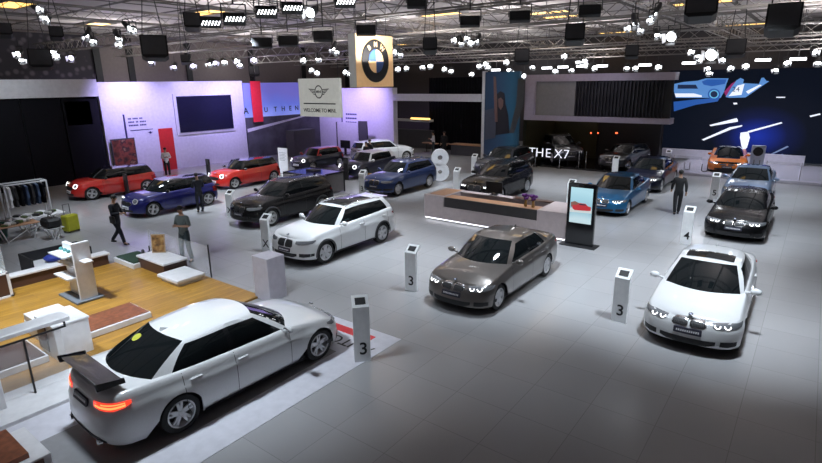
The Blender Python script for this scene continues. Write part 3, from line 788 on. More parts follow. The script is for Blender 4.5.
def strip(loc, label, group):
    t = thing('strip_floodlight', label, 'floodlight', loc, 0, group)
    m = MB(); m.box(-.42, .42, -.02, .14, -.10, .12, bev=.01); m.build('lamp_housing', BLACK, t)
    m = MB(); m.box(-.38, .38, -.035, -.02, -.07, .07); m.build('diffuser', mat('lit_white_bar', (1, 1, 1), .4, emit=(.95, .97, 1), es=5), t)
    m = MB(); m.cyl((0, .06, .12), (0, .06, CZ-loc[2]), .02, n=5); m.build('bracket', DGREY, t)
def speaker(loc, label, w=.8, h=.7):
    w = w*Vector(loc).length/533; h = .8*w
    t = thing('hanging_loudspeaker', label, 'loudspeaker', loc, 0); q = Vector((-loc[0], -loc[1], 0)).normalized(); a = math.atan2(q.y, q.x)+pi/2
    A = Matrix.Rotation(a, 4, 'Z') @ Matrix.Rotation(radians(-12), 4, 'X')
    m = MB(); m.prism([(-w/2, -h/2), (-w*.35, -h*.62), (w*.35, -h*.62), (w/2, -h/2), (w/2, h/2), (-w/2, h/2)], 0, .5, A); m.build('cabinet', BLACK, t)
    m = MB(); m.box(-w*.44, w*.44, -.012, .0, -h*.45, h*.45, 0, A); m.build('grille', DGREY, t)
    m = MB()
    for sd in (1, -1): m.cyl(A @ Vector((sd*w*.4, .25, h/2)), (sd*w*.1, 0, CZ-loc[2]-.02), .014, n=5)
    m.build('hanging_wire', DGREY, t)
def at(u, v, z, off=.05):
    """a spot right below one of the trusses on the sight line of a pixel"""
    best = None
    for Y, Zt, _ in XT:
        x, zz = onY(u, v, Y-off); c = abs(zz-min(z, Zt-.75))+(9 if x < -38 or x > 5 else 0)
        if best is None or c < best[0]: best = (c, (x, Y-off, zz))
    for X, _ in YT:
        y, zz = onX(u, v, X+off)
        if 7 < y < 41:
            c = abs(zz-min(z, 7.05))+.15
            if c < best[0]: best = (c, (X+off, y, zz))
    for Y in (31.2, 35.8):
        x, zz = onY(u, v, Y); c = abs(zz-6.1)+.5
        if c < best[0] and -38 < x < 5: best = (c, (x, Y, zz))
    return best[1]
def lamps(label, group, pts, lens=None, z=6.5, r=.11):
    for k, (u, v) in enumerate(pts):
        zz = z if v > 44 else 6.7
        par(at(u, v, zz), label, group if len(pts) > 1 else None, lens or SPOTL, r, down=(20, 45, 32)[k % 3], yaw=(-25, 10, 30, -5)[k % 4])
lamps('bright white spotlight above the left end of the white fascia', 'white spotlights above the left fascia', [(18, 54), (22, 60), (51, 52), (56, 56), (87, 36), (92, 41), (38, 9), (44, 17), (47, 20)])
lamps('small spotlight glowing violet above the white display wall', 'violet spotlights above the display wall', [(71, 58), (151, 62), (215, 63), (254, 60), (174, 67), (193, 66)], PURPL, r=.12)
lamps('white spotlight above the big black screen', 'white spotlights above the black screen', [(120, 44), (118, 38), (129, 28), (133, 30), (209, 64), (224, 62), (236, 61), (240, 65)])
lamps('bright white spotlight hanging above the winged sign', 'white spotlights above the winged sign', [(304, 60), (318, 59), (311, 70), (317, 73), (333, 49), (336, 52), (345, 72), (350, 74)])
lamps('large dazzling spotlight at the top, left of the roundel sign', None, [(310, 13)], r=.22)
lamps('white spotlight right of the roundel sign', 'white spotlights right of the roundel sign', [(395, 52), (400, 54), (406, 68), (398, 69), (423, 67), (430, 66), (444, 69), (451, 71)])
lamps('white spotlight in the bright cluster above the glass-fronted dark bay', 'spotlight cluster above the dark bay', [(455, 40), (461, 43), (466, 38), (471, 43), (477, 41), (479, 66), (485, 64), (488, 67), (472, 74)])
lamps('white spotlight over the portrait banner', 'spotlights over the portrait banner', [(507, 62), (509, 70), (513, 73), (524, 76), (533, 67)])
lamps('white spotlight above the grooved black panel', 'spotlights above the grooved panel', [(565, 56), (578, 62), (584, 61), (586, 65), (572, 70), (555, 71), (594, 68), (627, 68), (636, 68), (658, 67)])
lamps('white spotlight on the lengthwise truss at the upper right', 'spotlights on the right lengthwise truss', [(629, 28), (635, 24), (639, 30), (651, 20), (655, 14), (657, 35), (690, 52), (698, 56), (700, 60)])
lamps('dazzling round spotlight on the right lengthwise truss, larger one', None, [(671, 37)], r=.22)
lamps('dazzling round spotlight above the left edge of the LED wall', None, [(711, 55)], r=.26)
lamps('white spotlight above the LED wall', 'spotlights above the LED wall', [(708, 69), (709, 73), (730, 68), (746, 66), (776, 70), (787, 63), (815, 52), (818, 63), (723, 60)])
for u, v in ((496, 70), (547, 68), (563, 67), (582, 66), (602, 66), (645, 65), (689, 63), (763, 60), (798, 59)):
    strip(at(u, v, 6.4, .45), 'short white strip floodlight in the far row above the stage panels', 'white strip floodlights in the far row')
for u, v in ((210, 21), (234, 17), (266, 10), (292, 6), (345, 0)):
    flood(at(u, v, 6.8, .5), 'black floodlight with glowing slanted strips on the near truss', 'floodlights with slanted lit strips')
for u, v in ((417, 1.15), (470, 20), (520, 15), (590, 9), (262, 42), (288, 40), (323, 35), (366, 29)):
    flood(at(u, v, 6.7, .5), 'unlit black floodlight box hanging near the middle of the ceiling', 'unlit black floodlights', lit=False)
for (u, v), lb, w in (((154, 45), 'large black loudspeaker cluster hanging above the display wall text', 26), ((192, 19), 'black loudspeaker beside the lit floodlights at the top left', 17), ((56, 31), 'small round-shouldered black loudspeaker at the far upper left', 12), ((4, 28), 'black loudspeaker cut by the left edge of the view', 12), ((40, 57), 'black loudspeaker between white spotlights at the upper left', 20), ((430, 43), 'round-shouldered black loudspeaker right of the roundel sign', 16), ((575, 31), 'black loudspeaker above the grey end of the grooved panel', 20), ((784, 15), 'black loudspeaker at the upper right corner', 27), ((702, 1), 'black loudspeaker cut by the top edge on the right', 28), ((185, 58), 'narrow black loudspeaker above the black screen', 9), ((254, 70), 'dark round loudspeaker above the red hanging banner', 12), ((632, 50), 'small black loudspeaker below the right lengthwise truss', 14), ((522, 55), 'black loudspeaker over the portrait banner', 17), ((736, 46), 'small dark loudspeaker above the LED wall', 18)):
    speaker(at(u, v, 6.5, .75), lb, w*.78)
# ------------------------------------------------------------------ display walls on the left
XW = -33.3
t = thing('partition_wall', 'long black partition with a white fascia behind the clothes rail', 'partition', (XW-.1, 0, 0))
for k in range(8):
    m = MB(); y = -1+k*1.925; m.box(-.12, .0, y, y+1.86, 0, 4.72, bev=.02); m.build('panel', CURT, t)
m = MB(); m.box(-.30, -.13, -1, 14.4, 0, 5.6); m.build('frame', BLACK, t)
m = MB(); m.box(-.12, .25, -1, 14.35, 4.74, 5.68); m.build('fascia', WHITE, t)
m = MB(); m.box(-.05, .0, 12.6, 13.9, 3.2, 4.5); m.build('dark_window', mat('violet_dark_glass', (.03, .03, .07), .1), t)
t = thing('display_wall', 'white display wall with a big black screen and a red door panel', 'wall panel', (XW, 0, 0))
m = MB(); m.box(-.55, 0, 14.42, 24.2, 0, 5.52); m.build('wall_slab', WALLW, t)
o = MB(); o.box(0, .08, 18.85, 23.35, 2.15, 4.75); o.build('screen_frame', WALLW, t)
o = MB(); o.box(.08, .12, 19.05, 23.1, 2.30, 4.6); o.build('screen', mat('black_screen', (.012, .012, .03), .15), t)
o = MB(); o.box(0, .05, 17.62, 18.55, 0, 2.66); o.build('door_panel', RED, t)
DB = mat('dark_blue_lettering', (.03, .03, .12), .5)
def wordline(parent, y0, y1, z, h, words, X=0.012):
    m = MB(); y = y0; tot = sum(words)+.35*(len(words)-1); s = (y1-y0)/tot
    for wd in words:
        n = max(2, int(wd*3)); 
        for q in range(n): a = y+wd*s*q/n; m.box(X-.01, X+.006, a, a+wd*s/n*.72, z, z+h)
        y += (wd+.35)*s
    return m.build('lettering', DB, parent)
wordline(t, 15.85, 16.75, 3.33, .09, (1, 1.6, 1)); wordline(t, 15.85, 16.95, 3.13, .09, (1.5, .6, 1.6)); wordline(t, 15.85, 16.95, 2.93, .09, (2.2, 1.5))
m = MB(); m.box(0, .02, 15.9, 17.3, 2.66, 2.70); m.build('ruled_line', DB, t)
m = MB(); m.box(0, .10, 15.58, 15.64, .0, 3.65); m.build('edge_strip', DB, t)
def wings(name, parent, M, s, m_, wordm, word):
    """a ringed disc between two pairs of swept bars, in local xz, facing -y"""
    m = MB(); R = Matrix.Rotation(pi/2, 4, 'X')
    m.lathe([(s*.30, -.004), (s*.30, .006), (s*.25, .006), (s*.25, -.004)], 24, M @ Matrix.Diagonal((1, 1, 1.15, 1)) @ R)
    for sd in (1, -1):
        for q in range(4):
            z = s*(.13-.085*q); L = s*(.78-.11*q)
            m.prism([(sd*s*.27, z), (sd*L, z+s*.04), (sd*(L-.05*s), z-s*.015), (sd*s*.27, z-s*.035)], -.006, 0, M)
    m.build(name, m_, parent)
    text('lettering', word, s*.19, wordm, parent, M @ Matrix.Translation((0, -.008, 0)) @ Matrix.Rotation(pi/2, 4, 'X'), .002, bold=.003)
wings('winged_emblem', t, Matrix.Translation((.02, 17.1, 2.48)) @ Matrix.Rotation(pi/2, 4, 'Z'), .22, DB, DB, 'MINI')
# framed picture leaning by the wall
(ya, za), (yb_, zb) = onX(111, 140, XW+.25), onX(139, 166, XW+.25)
def picture_mat(name, cols, scale=2.2):
    m, nt, b = new_nodes(name); tc = nt.nodes.new('ShaderNodeTexCoord'); n = nt.nodes.new('ShaderNodeTexNoise'); n.inputs['Scale'].default_value = scale; n.inputs['Detail'].default_value = 2
    nt.links.new(tc.outputs['Object'], n.inputs['Vector']); r = nt.nodes.new('ShaderNodeValToRGB'); el = r.color_ramp.elements
    while len(el) < len(cols): el.new(.5)
    for k, (e, c) in enumerate(zip(el, cols)): e.position = .3+.4*k/(len(cols)-1); e.color = (*c, 1)
    nt.links.new(n.outputs['Fac'], r.inputs['Fac']); nt.links.new(r.outputs['Color'], b.inputs['Base Color']); b.inputs['Roughness'].default_value = .4; return m
t = thing('framed_picture', 'tall dark red picture standing against the white wall behind the red hatchback', 'picture', (XW+.12, 0, 0))
m = MB(); m.box(0, .08, ya, yb_, .0, za+.02); m.build('frame', DGREY, t)
m = MB(); m.box(.08, .095, ya+.05, yb_-.05, .5, za-.05); m.build('print', picture_mat('dark_red_street_print', [(.02, .01, .01), (.12, .03, .02), (.25, .06, .04), (.03, .015, .02), (.35, .2, .12)]), t)
# printed wall with sky and road
t = thing('graphic_wall', 'printed wall with blue sky, dark road and spaced black letters', 'wall panel', (XW, 0, 0))
m = MB(); m.box(-.5, .0, 24.25, 31.5, 0, 2.92); m.build('road_print', mat('dark_road_print', (.085, .085, .10), .5, noise=(1.2, .4)), t)
m = MB(); m.box(-.5, .0, 24.25, 31.5, 2.95, 5.38); m.build('sky_print', gradient_emit('sky_blue_backlit_print', [(0, (.50, .52, .85)), (.4, (.22, .28, .80)), (.7, (.05, .10, .55)), (1, (.10, .08, .45))], 2, 2.6, 5.3, .75, (.2, .25, .4), 1.3), t)
m = MB(); m.add([(.012, 24.3, 1.9), (.012, 24.3, 2.15), (.012, 31.3, 3.0), (.012, 31.3, 2.94)], [(0, 1, 2, 3)]); m.build('white_kerb_line', SATIN, t)
for ch, yy in zip('AUTHENTIC', (24.32, 26.1, 27.0, 27.75, 28.45, 29.1, 29.75, 30.35, 30.95)):
    text('letter', ch, .62 if ch == 'A' and yy < 25 else .5, BLACK, t, Matrix.Translation((.02, yy, 3.42)) @ Matrix.Rotation(pi/2, 4, 'Z') @ Matrix.Rotation(pi/2, 4, 'X'), .004, bold=.008)
m = MB(); m.box(0, .9, 24.5, 26.6, 0, 1.95); tag(m.build('exhibit_box', DGREY, None, loc=(XW+1.6, 2.0, 0)), 'large plain dark grey box standing before the printed road wall', 'box')
t = thing('hanging_banner', 'narrow bright red banner hanging across the letters on the sky print', 'banner', (XW+.25, 0, 0))
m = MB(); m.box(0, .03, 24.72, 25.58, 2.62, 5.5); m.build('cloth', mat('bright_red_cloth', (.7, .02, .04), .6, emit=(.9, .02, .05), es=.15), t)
m = MB(); m.cyl((.015, 25.15, 5.5), (.015, 25.15, CZ-.02), .03, n=6); m.build('hanging_rod', BLACK, t)
# violet back wall
t = thing('display_wall', 'violet-lit pale wall at the back corner behind the white SUV', 'wall panel', (0, 31.5, 0))
m = MB(); m.box(-33.3, -25.4, 0, .5, 0, 4.9); m.build('wall_slab', WALLW, t)
x0, z0 = onY(342, 112, 31.5); m = MB(); m.box(x0-.05, x0+.03, -.05, 0, z0-1.1, z0); m.build('edge_strip', DB, t)
for q in range(3):
    m = MB(); a = onY(345, 114+q*4, 31.5)
    for j in range(6): m.box(a[0]+.1+j*.2, a[0]+.24+j*.2, -.02, 0, a[1]-.06, a[1]+.06)
    m.build('lettering', DB, t)
(x0, z0), (x1, z1) = onY(337, 122, 30.9), onY(359, 160, 30.9)
t = thing('leaning_panel', 'pale leaning display panel in front of the violet wall', 'panel', (0, 30.9, 0)); m = MB(); m.box(x0, x1, 0, .12, 0, z0); m.build('panel_board', WALLW, t); m = MB(); m.box(x0-.12, x0, -.02, .14, 0, z0); m.build('edge_strip', DGREY, t)
x0, z0 = onY(358, 121, 30.6); m = MB(); m.prism([(x0, 0), (x0+.95, 0), (x0+.85, z0), (x0, z0)], 0, .1); tag(m.build('dark_plank', DGREY, None, loc=(0, 30.6, 0)), 'tall narrow dark plank leaning by the violet wall', 'panel')
x0, z0 = onY(340, 140, 29.5)
t = thing('poster_stand', 'small black poster stand beside the dark hatchback with the red roof', 'poster', (x0, 29.5, 0)); m = MB(); m.box(0, 1., 0, .08, .5, z0, bev=.02); m.build('board', BLACK, t); m = MB(); m.box(.4, .6, 0, .06, 0, .5); m.box(.1, .9, -.2, .25, 0, .04); m.build('stand', BLACK, t)
# open bay between the violet wall and the portrait banner
m = MB(); m.box(-25.4, -17.8, 36.2, 36.6, 0, 5.6)
for k in range(30): m.box(-25.4+k*.253, -25.3+k*.253, 36.12, 36.2, 0, 5.6)
tag(m.build('black_drape', CURT), 'black pleated drape at the back of the open bay', 'curtain')
m = MB(); m.box(-25.4, -18.0, 31.5, 32.0, 3.98, 4.46); tag(m.build('header_beam', WHITE), 'white header beam spanning the dark open bay', 'beam')
(x0, z0), (x1, _) = onY(391, 119, 35.6), onY(430, 120, 35.6); t = thing('counter_canopy', 'thin white canopy edge with orange glow deep in the open bay', 'canopy', (0, 35.6, 0)); m = MB(); m.box(x0, x1, 0, .5, z0-.14, z0+.04); m.build('canopy_edge', WHITE, t); m = MB(); m.box(x0+2.0, x1-.2, .1, .3, z0+.05, z0+.16); m.build('glow_strip', WARM, t)
m = MB(); m.box(x0, x1, .2, .6, 0, 1.5); m.build('bar_front', DGREY, t)
# portrait banner
t = thing('portrait_banner', 'tall dark teal banner with a blurred portrait of a person', 'banner', (0, 31.3, 0))
m = MB(); m.box(-17.6, -15.2, 0, .25, .0, 5.84); m.build('print', gradient_emit('teal_portrait_print', [(0, (.012, .015, .035)), (.45, (.02, .04, .09)), (.75, (.015, .07, .13)), (1, (.012, .03, .05))], 0, -17.6, -14.6, .45, (.01, .03, .05), .6), t)
m = MB(); m.box(-17.8, -17.6, -.03, .28, .0, 5.9); m.build('edge_strip', WHITE, t)
def flat(parent, name, pts, plane, m_, dy=-.012, org=(0, 0), sc=1.):
    q = [onY(org[0]+u/sc, org[1]+v/sc, plane) for u, v in pts]; mm = MB(); mm.prism(q, dy, dy+.008); return mm.build(name, m_, parent)
g = 4.4
flat(t, 'portrait_hair', [(72, 130), (90, 115), (108, 125), (112, 170), (125, 220), (130, 300), (60, 310), (50, 240), (66, 190)], 31.3, mat('dark_print', (.012, .012, .02), .5), -.012, (480, 65), g)
flat(t, 'portrait_face', [(80, 150), (92, 143), (103, 155), (102, 180), (92, 198), (82, 185)], 31.3, mat('dim_skin_print', (.16, .09, .08), .5), -.02, (480, 65), g)
flat(t, 'portrait_arm', [(60, 50), (70, 52), (76, 150), (78, 250), (66, 250), (62, 150)], 31.3, mat('dim_skin_print', (.16, .09, .08), .5), -.02, (480, 65), g)
flat(t, 'portrait_garment', [(22, 200), (60, 190), (70, 260), (68, 320), (22, 330)], 31.3, mat('grey_blue_print', (.06, .07, .10), .5), -.016, (480, 65), g)
flat(t, 'portrait_drapery', [(168, 60), (192, 60), (192, 170), (150, 300), (128, 300), (160, 170)], 31.3, mat('grey_print', (.05, .055, .06), .5), -.016, (480, 65), g)
# raised box with grooved panel over the black stage
LAV = mat('lavender_grey_frame', (.36, .33, .42), .5)
t = thing('stage_portal', 'lavender-framed overhead box with a grooved black panel above the black stage', 'stage', (0, 31.5, 0))
m = MB(); m.box(-14.9, -6.42, 0, .9, 5.22, 5.62); m.box(-14.9, -6.42, 0, .9, 2.92, 3.22); m.box(-14.9, -14.2, 0, .9, 3.22, 5.22); m.build('frame', LAV, t)
m = MB(); m.box(-14.2, -11.75, .12, .2, 3.22, 5.22); m.build('grey_panel', MGREY, t)
m = MB(); m.box(-11.75, -6.5, .22, .3, 3.22, 5.22); m.build('groove_back', BLACK, t)
m = MB()
for k in range(26): x = -11.7+k*.19; m.box(x, x+.055, .08, .22, 3.22, 5.22)
o = m.build('grooved_panel', mat('black_slat', (.02, .02, .028), .4), t)
t = thing('stage_backdrop', 'black and olive backdrop at the rear of the black stage', 'backdrop', (0, 31.5, 0))
m = MB(); m.box(-15.2, -7.95, 5.25, 5.6, 0, 5.2); m.build('black_back', BLACK, t)
m = MB(); m.box(-15.15, -14.95, 32., 36.7, 0, 2.9); tag(m.build('side_screen', mat('olive_wall', (.03, .026, .006), .6)), 'dim olive side screen at the left end of the black stage', 'screen')
m = MB(); m.box(-14.9, -11.9, 5.1, 5.2, .12, 2.9); m.build('olive_lit_panel', MATS['olive_wall'], t)
m = MB(); m.add([(x, y, z) for z in (0, .115) for x, y in ((-14.85, 31.9), (-7.0, 31.9), (-8.2, 36.65), (-14.85, 36.65))], [(3, 2, 1, 0), (4, 5, 6, 7), (0, 1, 5, 4), (1, 2, 6, 5), (2, 3, 7, 6), (3, 0, 4, 7)]); tag(m.build('black_stage', GLOSSB), 'glossy black stage under the lavender-framed overhead box', 'stage')
for u in (591, 598, 616, 617): 
    x, z = onY(u, 133, 35.4); m = MB(); m.ball((x, 3.9, max(z, .5)), .05, 6); m.build('red_lamp', mat('red_pin_light', (1, .1, .05), .4, emit=(1, .12, .04), es=3), t)
t = thing('illuminated_lettering', 'white illuminated letters standing in front of the dark car on the black stage', 'lettering', (-13.3, 31.96, .117))
LT = mat('lit_white_letter', (1, 1, 1), .4, emit=(.85, .88, 1), es=1.0)
for ch, x in zip('THEX7', (-1.14, -.62, -.06, .60, 1.12)): text('letter', ch, .80, LT, t, Matrix.Translation((x, -.0, .74)) @ Matrix.Rotation(pi/2, 4, 'X'), .02, bold=-.012)
m = MB(); m.box(-1.4, 1.3, -.03, .05, .40, .44); m.box(-1.3, -1.26, 0, .04, .004, .4); m.box(1.2, 1.24, 0, .04, .004, .4); m.build('stand', BLACK, t)
for u, v, lb in ((538, 166, 'silver barrier post below the left letters'), (562, 167.5, 'silver barrier post below the last white numeral'), (581, 167, 'silver barrier post right of the white lettering'), (588, 166.5, 'silver barrier post nearer the right stage car')):
    x, y = P(u, v); t = thing('barrier_post', lb, 'barrier post', (x, y-.45, 0)); m = MB(); m.lathe([(.16, 0), (.16, .015), (.03, .04), (.022, .9), (.04, .92), (.04, .96), (.001, .98)], 14); m.build('post', CHROME, t, smooth=30); m = MB(); m.lathe([(.17, .001), (.18, .001), (.18, .012), (.17, .012)], 14); m.build('base_ring', BLACK, t)
# LED wall
t = thing('video_wall', 'huge dark LED wall showing a pale blue racing car and white streaks', 'screen', (0, 40, 0))
def led_mat():
    m, nt, b = new_nodes('led_wall_dark_blue'); tc = nt.nodes.new('ShaderNodeTexCoord'); cx, cz = onY(757, 136, 40)
    mp = nt.nodes.new('ShaderNodeMapping'); mp.vector_type = 'POINT'; mp.inputs['Location'].default_value = (-cx/2.6, 0, -cz/1.9); mp.inputs['Scale'].default_value = (1/2.6, .01, 1/1.9)
    g = nt.nodes.new('ShaderNodeTexGradient'); g.gradient_type = 'SPHERICAL'; nt.links.new(tc.outputs['Object'], mp.inputs['Vector']); nt.links.new(mp.outputs['Vector'], g.inputs['Vector'])
    r = nt.nodes.new('ShaderNodeValToRGB'); r.color_ramp.elements[0].color = (.003, .005, .011, 1); r.color_ramp.elements[1].color = (.01, .03, .34, 1)
    e = r.color_ramp.elements.new(.4); e.color = (.005, .009, .05, 1)
    nt.links.new(g.outputs['Fac'], r.inputs['Fac']); nt.links.new(r.outputs['Color'], b.inputs['Emission Color']); b.inputs['Emission Strength'].default_value = 1
    b.inputs['Base Color'].default_value = (.004, .004, .006, 1); b.inputs['Roughness'].default_value = .6; b.inputs['Specular IOR Level'].default_value = .1; return m
m = MB(); m.box(-8.5, .6, 0, .3, .15, 5.8); m.build('screen', led_mat(), t)
m = MB(); m.box(.6, 5, .0, .4, .15, 6.2); m.build('dark_side_panel', mat('dark_side_panel', (.02, .02, .024), .6), t)
def em(n, c, s): return mat(n, tuple(k*.3 for k in c), .5, emit=c, es=s)
EC = em('led_pale_blue', (.10, .26, .60), .9); EW = em('led_white', (.8, .84, .95), 1.); EB = em('led_deep_blue', (.02, .09, .35), 1.); ED = em('led_dark', (.01, .02, .06), 1.); ER = em('led_magenta', (.25, .02, .12), 1.); EC2 = em('led_cyan', (.12, .42, .65), 1.)
def led(name, pts, m_, d=-.02): return flat(t, name, pts, 40, m_, d, (672, 68), 5.033)
led('blue_ground', [(8, 170), (120, 158), (240, 150), (230, 168), (120, 185), (10, 218)], EB, -.012)
led('picture_car', [(12, 80), (60, 70), (130, 64), (170, 52), (285, 52), (274, 80), (262, 120), (245, 150), (150, 150), (20, 150), (10, 118)], EC, -.02)
led('picture_car_window', [(30, 84), (120, 84), (132, 104), (28, 104)], ED, -.03); led('picture_car_bumper', [(14, 128), (110, 128), (150, 138), (150, 146), (20, 146)], EW, -.03)
led('picture_car_roof', [(150, 68), (178, 57), (276, 57), (266, 80), (200, 92), (160, 84)], EB, -.03)
for rr_, mm in ((32, EB), (24, EC2), (18, ED)): led('picture_car_wheel', [(212+rr_*cos(a*pi/8), 132+rr_*.9*sin(a*pi/8)) for a in range(16)], mm, -.035-.004*(32-rr_)/8)
led('red_stripe', [(300, 78), (342, 55), (300, 135), (272, 142), (262, 120)], ER, -.016)
led('picture_racing_car', [(270, 146), (300, 95), (325, 62), (345, 50), (362, 58), (358, 76), (438, 80), (450, 50), (462, 48), (476, 65), (490, 66), (440, 100), (370, 148), (290, 150)], EC, -.024)
led('picture_racing_car_stripe', [(372, 118), (440, 84), (452, 86), (384, 130)], EW, -.03); led('picture_racing_car_side', [(285, 142), (330, 88), (365, 80), (350, 135)], EW, -.029)
x, z = onY(672+322/5.033, 68+108/5.033, 40); text('lettering', '24', .42, ED, t, Matrix.Translation((x, -.036, z)) @ Matrix.Rotation(pi/2, 4, 'X'), .003)
for pts in ([(188, 287), (325, 252), (330, 258), (332, 270), (195, 293)], [(150, 360), (290, 298), (355, 287), (352, 294), (300, 308), (160, 365)], [(380, 318), (550, 272), (556, 278), (390, 325)], [(692, 240), (745, 228), (748, 235), (697, 247)], [(525, 145), (570, 145), (570, 150), (525, 150)], [(308, 175), (326, 174), (330, 182), (312, 184)]): led('white_streak', pts, EW)
led('white_blob', [(345, 325), (385, 320), (392, 350), (378, 400), (362, 415), (350, 395), (342, 350)], EW)
EG = em('led_grey_blue', (.15, .2, .35), 1.)
for pts in ([(470, 445), (580, 392), (588, 397), (480, 447)], [(510, 450), (555, 432), (563, 435), (530, 452)]): led('grey_streak', pts, EG)
# low stage
m = MB(); m.box(-6.6, 4.5, 33.3, 39.6, 0, .15, bev=.02); tag(m.build('low_stage', mat('pale_violet_deck', (.5, .49, .56), .25)), 'low pale violet stage carrying the orange sports car', 'stage')
m = MB(); m.box(-8.3, -.4, 39.3, 39.5, .16, .75); tag(m.build('parapet', WALLW), 'low pale parapet at the foot of the LED wall', 'parapet')
t = thing('glass_barrier', 'waist-high glass barrier along the front of the low stage', 'barrier', (0, 33.6, .15))
for k in range(5):
    m = MB(); x = -6.4+k*1.5; 
    if k == 1 or k == 2: continue
    m.box(x, x+1.42, 0, .02, .02, .9); m.build('pane', GLASS, t)
    m = MB(); m.box(x-.03, x, -.01, .03, 0, .92); m.build('post', STEEL, t)
x, y = P(757, 171, .15); x, z = onY(758, 146, 34.6)
t = thing('info_sign', 'pale sign board with a round black disc on the low stage', 'sign', (x+.05, 34.6, .15)); m = MB(); m.box(-.33, .33, 0, .12, 0, z-.12, bev=.02); m.build('board', mat('pale_blue_board', (.45, .5, .6), .4), t)
m = MB(); m.lathe([(.24, -.01), (.24, .02), (.001, .02)], 24, Matrix.Translation((0, 0, z-.45)) @ Matrix.Rotation(pi/2, 4, 'X')); m.build('round_disc', BLACK, t)
for sd in (-.15, .12): m = MB(); m.box(sd, sd+.05, -.012, 0, .35, .8); m.build('lettering', MGREY, t)
for u, v, lb in ((686.5, 170, 'small dark U-shaped rail at the left of the low stage'), (704, 172, 'small dark U-shaped rail beside the orange sports car')):
    x, y = P(u, v, .15); y = max(y, 33.9); m = MB(); m.tube([(-.14, 0, .45), (-.14, 0, .06), (0, 0, .02), (.14, 0, .06), (.14, 0, .45)], .022); tag(m.build('floor_rail', DGREY, None, loc=(x, y, .15)), lb, 'rail')
# ------------------------------------------------------------------ hanging signs
t = thing('hanging_sign', 'square cream sign with a black, blue and white roundel hanging from the truss', 'sign', (-14, 16.3, 6.08))
CREAM = mat('cream_lit_panel', (.70, .48, .26), .5, emit=(.85, .50, .22), es=.32)
m = MB(); m.box(-.34, 0, -1.08, 1.08, -.95, .95); m.build('box_sides', mat('grey_sign_side', (.5, .5, .5), .5, emit=(.6, .6, .58), es=.15), t)
m = MB(); m.box(0, .02, -1.08, 1.08, -.95, .95); m.build('sign_face', CREAM, t)
M0 = Matrix.Translation((.02, 0, 0)) @ Matrix.Rotation(pi/2, 4, 'Z')     # local x -> +y, faces +x
m = MB(); m.lathe([(.78, 0), (.78, .03), (.74, .035), (.001, .035)], 40, M0 @ Matrix.Rotation(pi/2, 4, 'X')); m.build('roundel', BLACK, t)
for q in range(4):
    m = MB(); n = 8; pts = [(0, 0)]+[(.43*cos(pi/2*q+pi/2*j/n), .43*sin(pi/2*q+pi/2*j/n)) for j in range(n+1)]; m.prism(pts, -.05, -.036, M0); m.build('quadrant', CREAM if q % 2 == 0 else BLUE, t)
for ch, a in zip('BMW', (128, 90, 52)):
    text('letter', ch, .26, CREAM, t, M0 @ Matrix.Translation((.60*cos(radians(a)), -.04, .60*sin(radians(a)))) @ Matrix.Rotation(-radians(a-90), 4, 'Y') @ Matrix.Rotation(pi/2, 4, 'X'), .004, bold=.008)
for y in (-.9, .9): m = MB(); m.cyl((-.17, y, .95), (-.17, y, CZ-6.1), .012, n=5); m.build('hanging_wire', DGREY, t)
t = thing('hanging_sign', 'pale grey hanging sign with a winged emblem and a welcome line', 'sign', (-16.87, 16.0, 4.71))
SG = mat('pale_grey_sign', (.55, .55, .52), .5, emit=(.55, .56, .52), es=.45)
m = MB(); m.box(-1.22, 1.22, 0, .12, -.78, .78); m.build('sign_face', SG, t)
wings('winged_emblem', t, Matrix.Translation((0, -.0, .24)), .78, BLACK, BLACK, 'MINI')
m = MB(); m.box(-.95, .95, -.012, 0, -.26, -.215); m.build('ruled_line', BLACK, t)
text('lettering', 'WELCOME TO MINI.', .215, BLACK, t, Matrix.Translation((0, -.008, -.52)) @ Matrix.Rotation(pi/2, 4, 'X'), .003, bold=.002)
for x in (-1.1, 1.1): m = MB(); m.cyl((x, .06, .78), (x, .06, CZ-4.75), .012, n=5); m.build('hanging_wire', DGREY, t)
# ------------------------------------------------------------------ price stands
def kiosk(u, v, txt, label, rz=0., h=1.0, name='price_stand', group=None):
    x, y = P(u, v); t = thing(name, label, 'display stand', (x, y, 0), rz, group)
    KW = mat('white_stand_shell', (.82, .83, .84), .4)
    m = MB(); prof = [(0, 0), (0, h), (.23, h+.17), (.255, h+.135), (.09, h-.02), (.09, 0)]
    # profile runs in local y/z, extruded over x
    vs = [(-.16, a, b) for a, b in prof]+[(.16, a, b) for a, b in prof]; n = 6
    m.add(vs, [(0, 1, 2, 3, 4, 5), (11, 10, 9, 8, 7, 6)]+[(i, 6+i, 6+(i+1) % 6, (i+1) % 6) for i in range(6)]); m.build('stand_body', KW, t)
    nrm = Vector((0, -.17, .23)).normalized(); A = Matrix.Translation((0, .115, h+.085)) @ nrm.to_track_quat('Z', 'Y').to_matrix().to_4x4()
    m = MB(); m.box(-.10, .10, -.075, .075, .0, .012, 0, A); o = m.build('tablet', BLACK, t)
    if txt: text('lettering', txt, .36, BLACK, t, Matrix.Translation((0.02, -.004, .28)) @ Matrix.Rotation(pi/2, 4, 'X'), .003, bold=.004)
    m = MB(); m.box(-.15, .15, .01, .08, -.0, .012); m.build('foot', DGREY, t)
    return t
kiosk(363, 362, '3', 'white price stand numbered 3 beside the nose of the winged white sedan', radians(48), 1.16)
kiosk(410.5, 291, '3', 'white price stand numbered 3 between the white SUV and the grey sedan', radians(8), 1.05)
kiosk(618, 322, '3', 'white price stand numbered 3 left of the white sedan with the sunroof', radians(0), 1.05)
kiosk(685, 244, '4', 'white price stand numbered 4 by the black sedan', radians(0), 1.08)
kiosk(713, 199, '5', 'white price stand numbered 5 left of the grey-blue sedan', 0, 1.02)
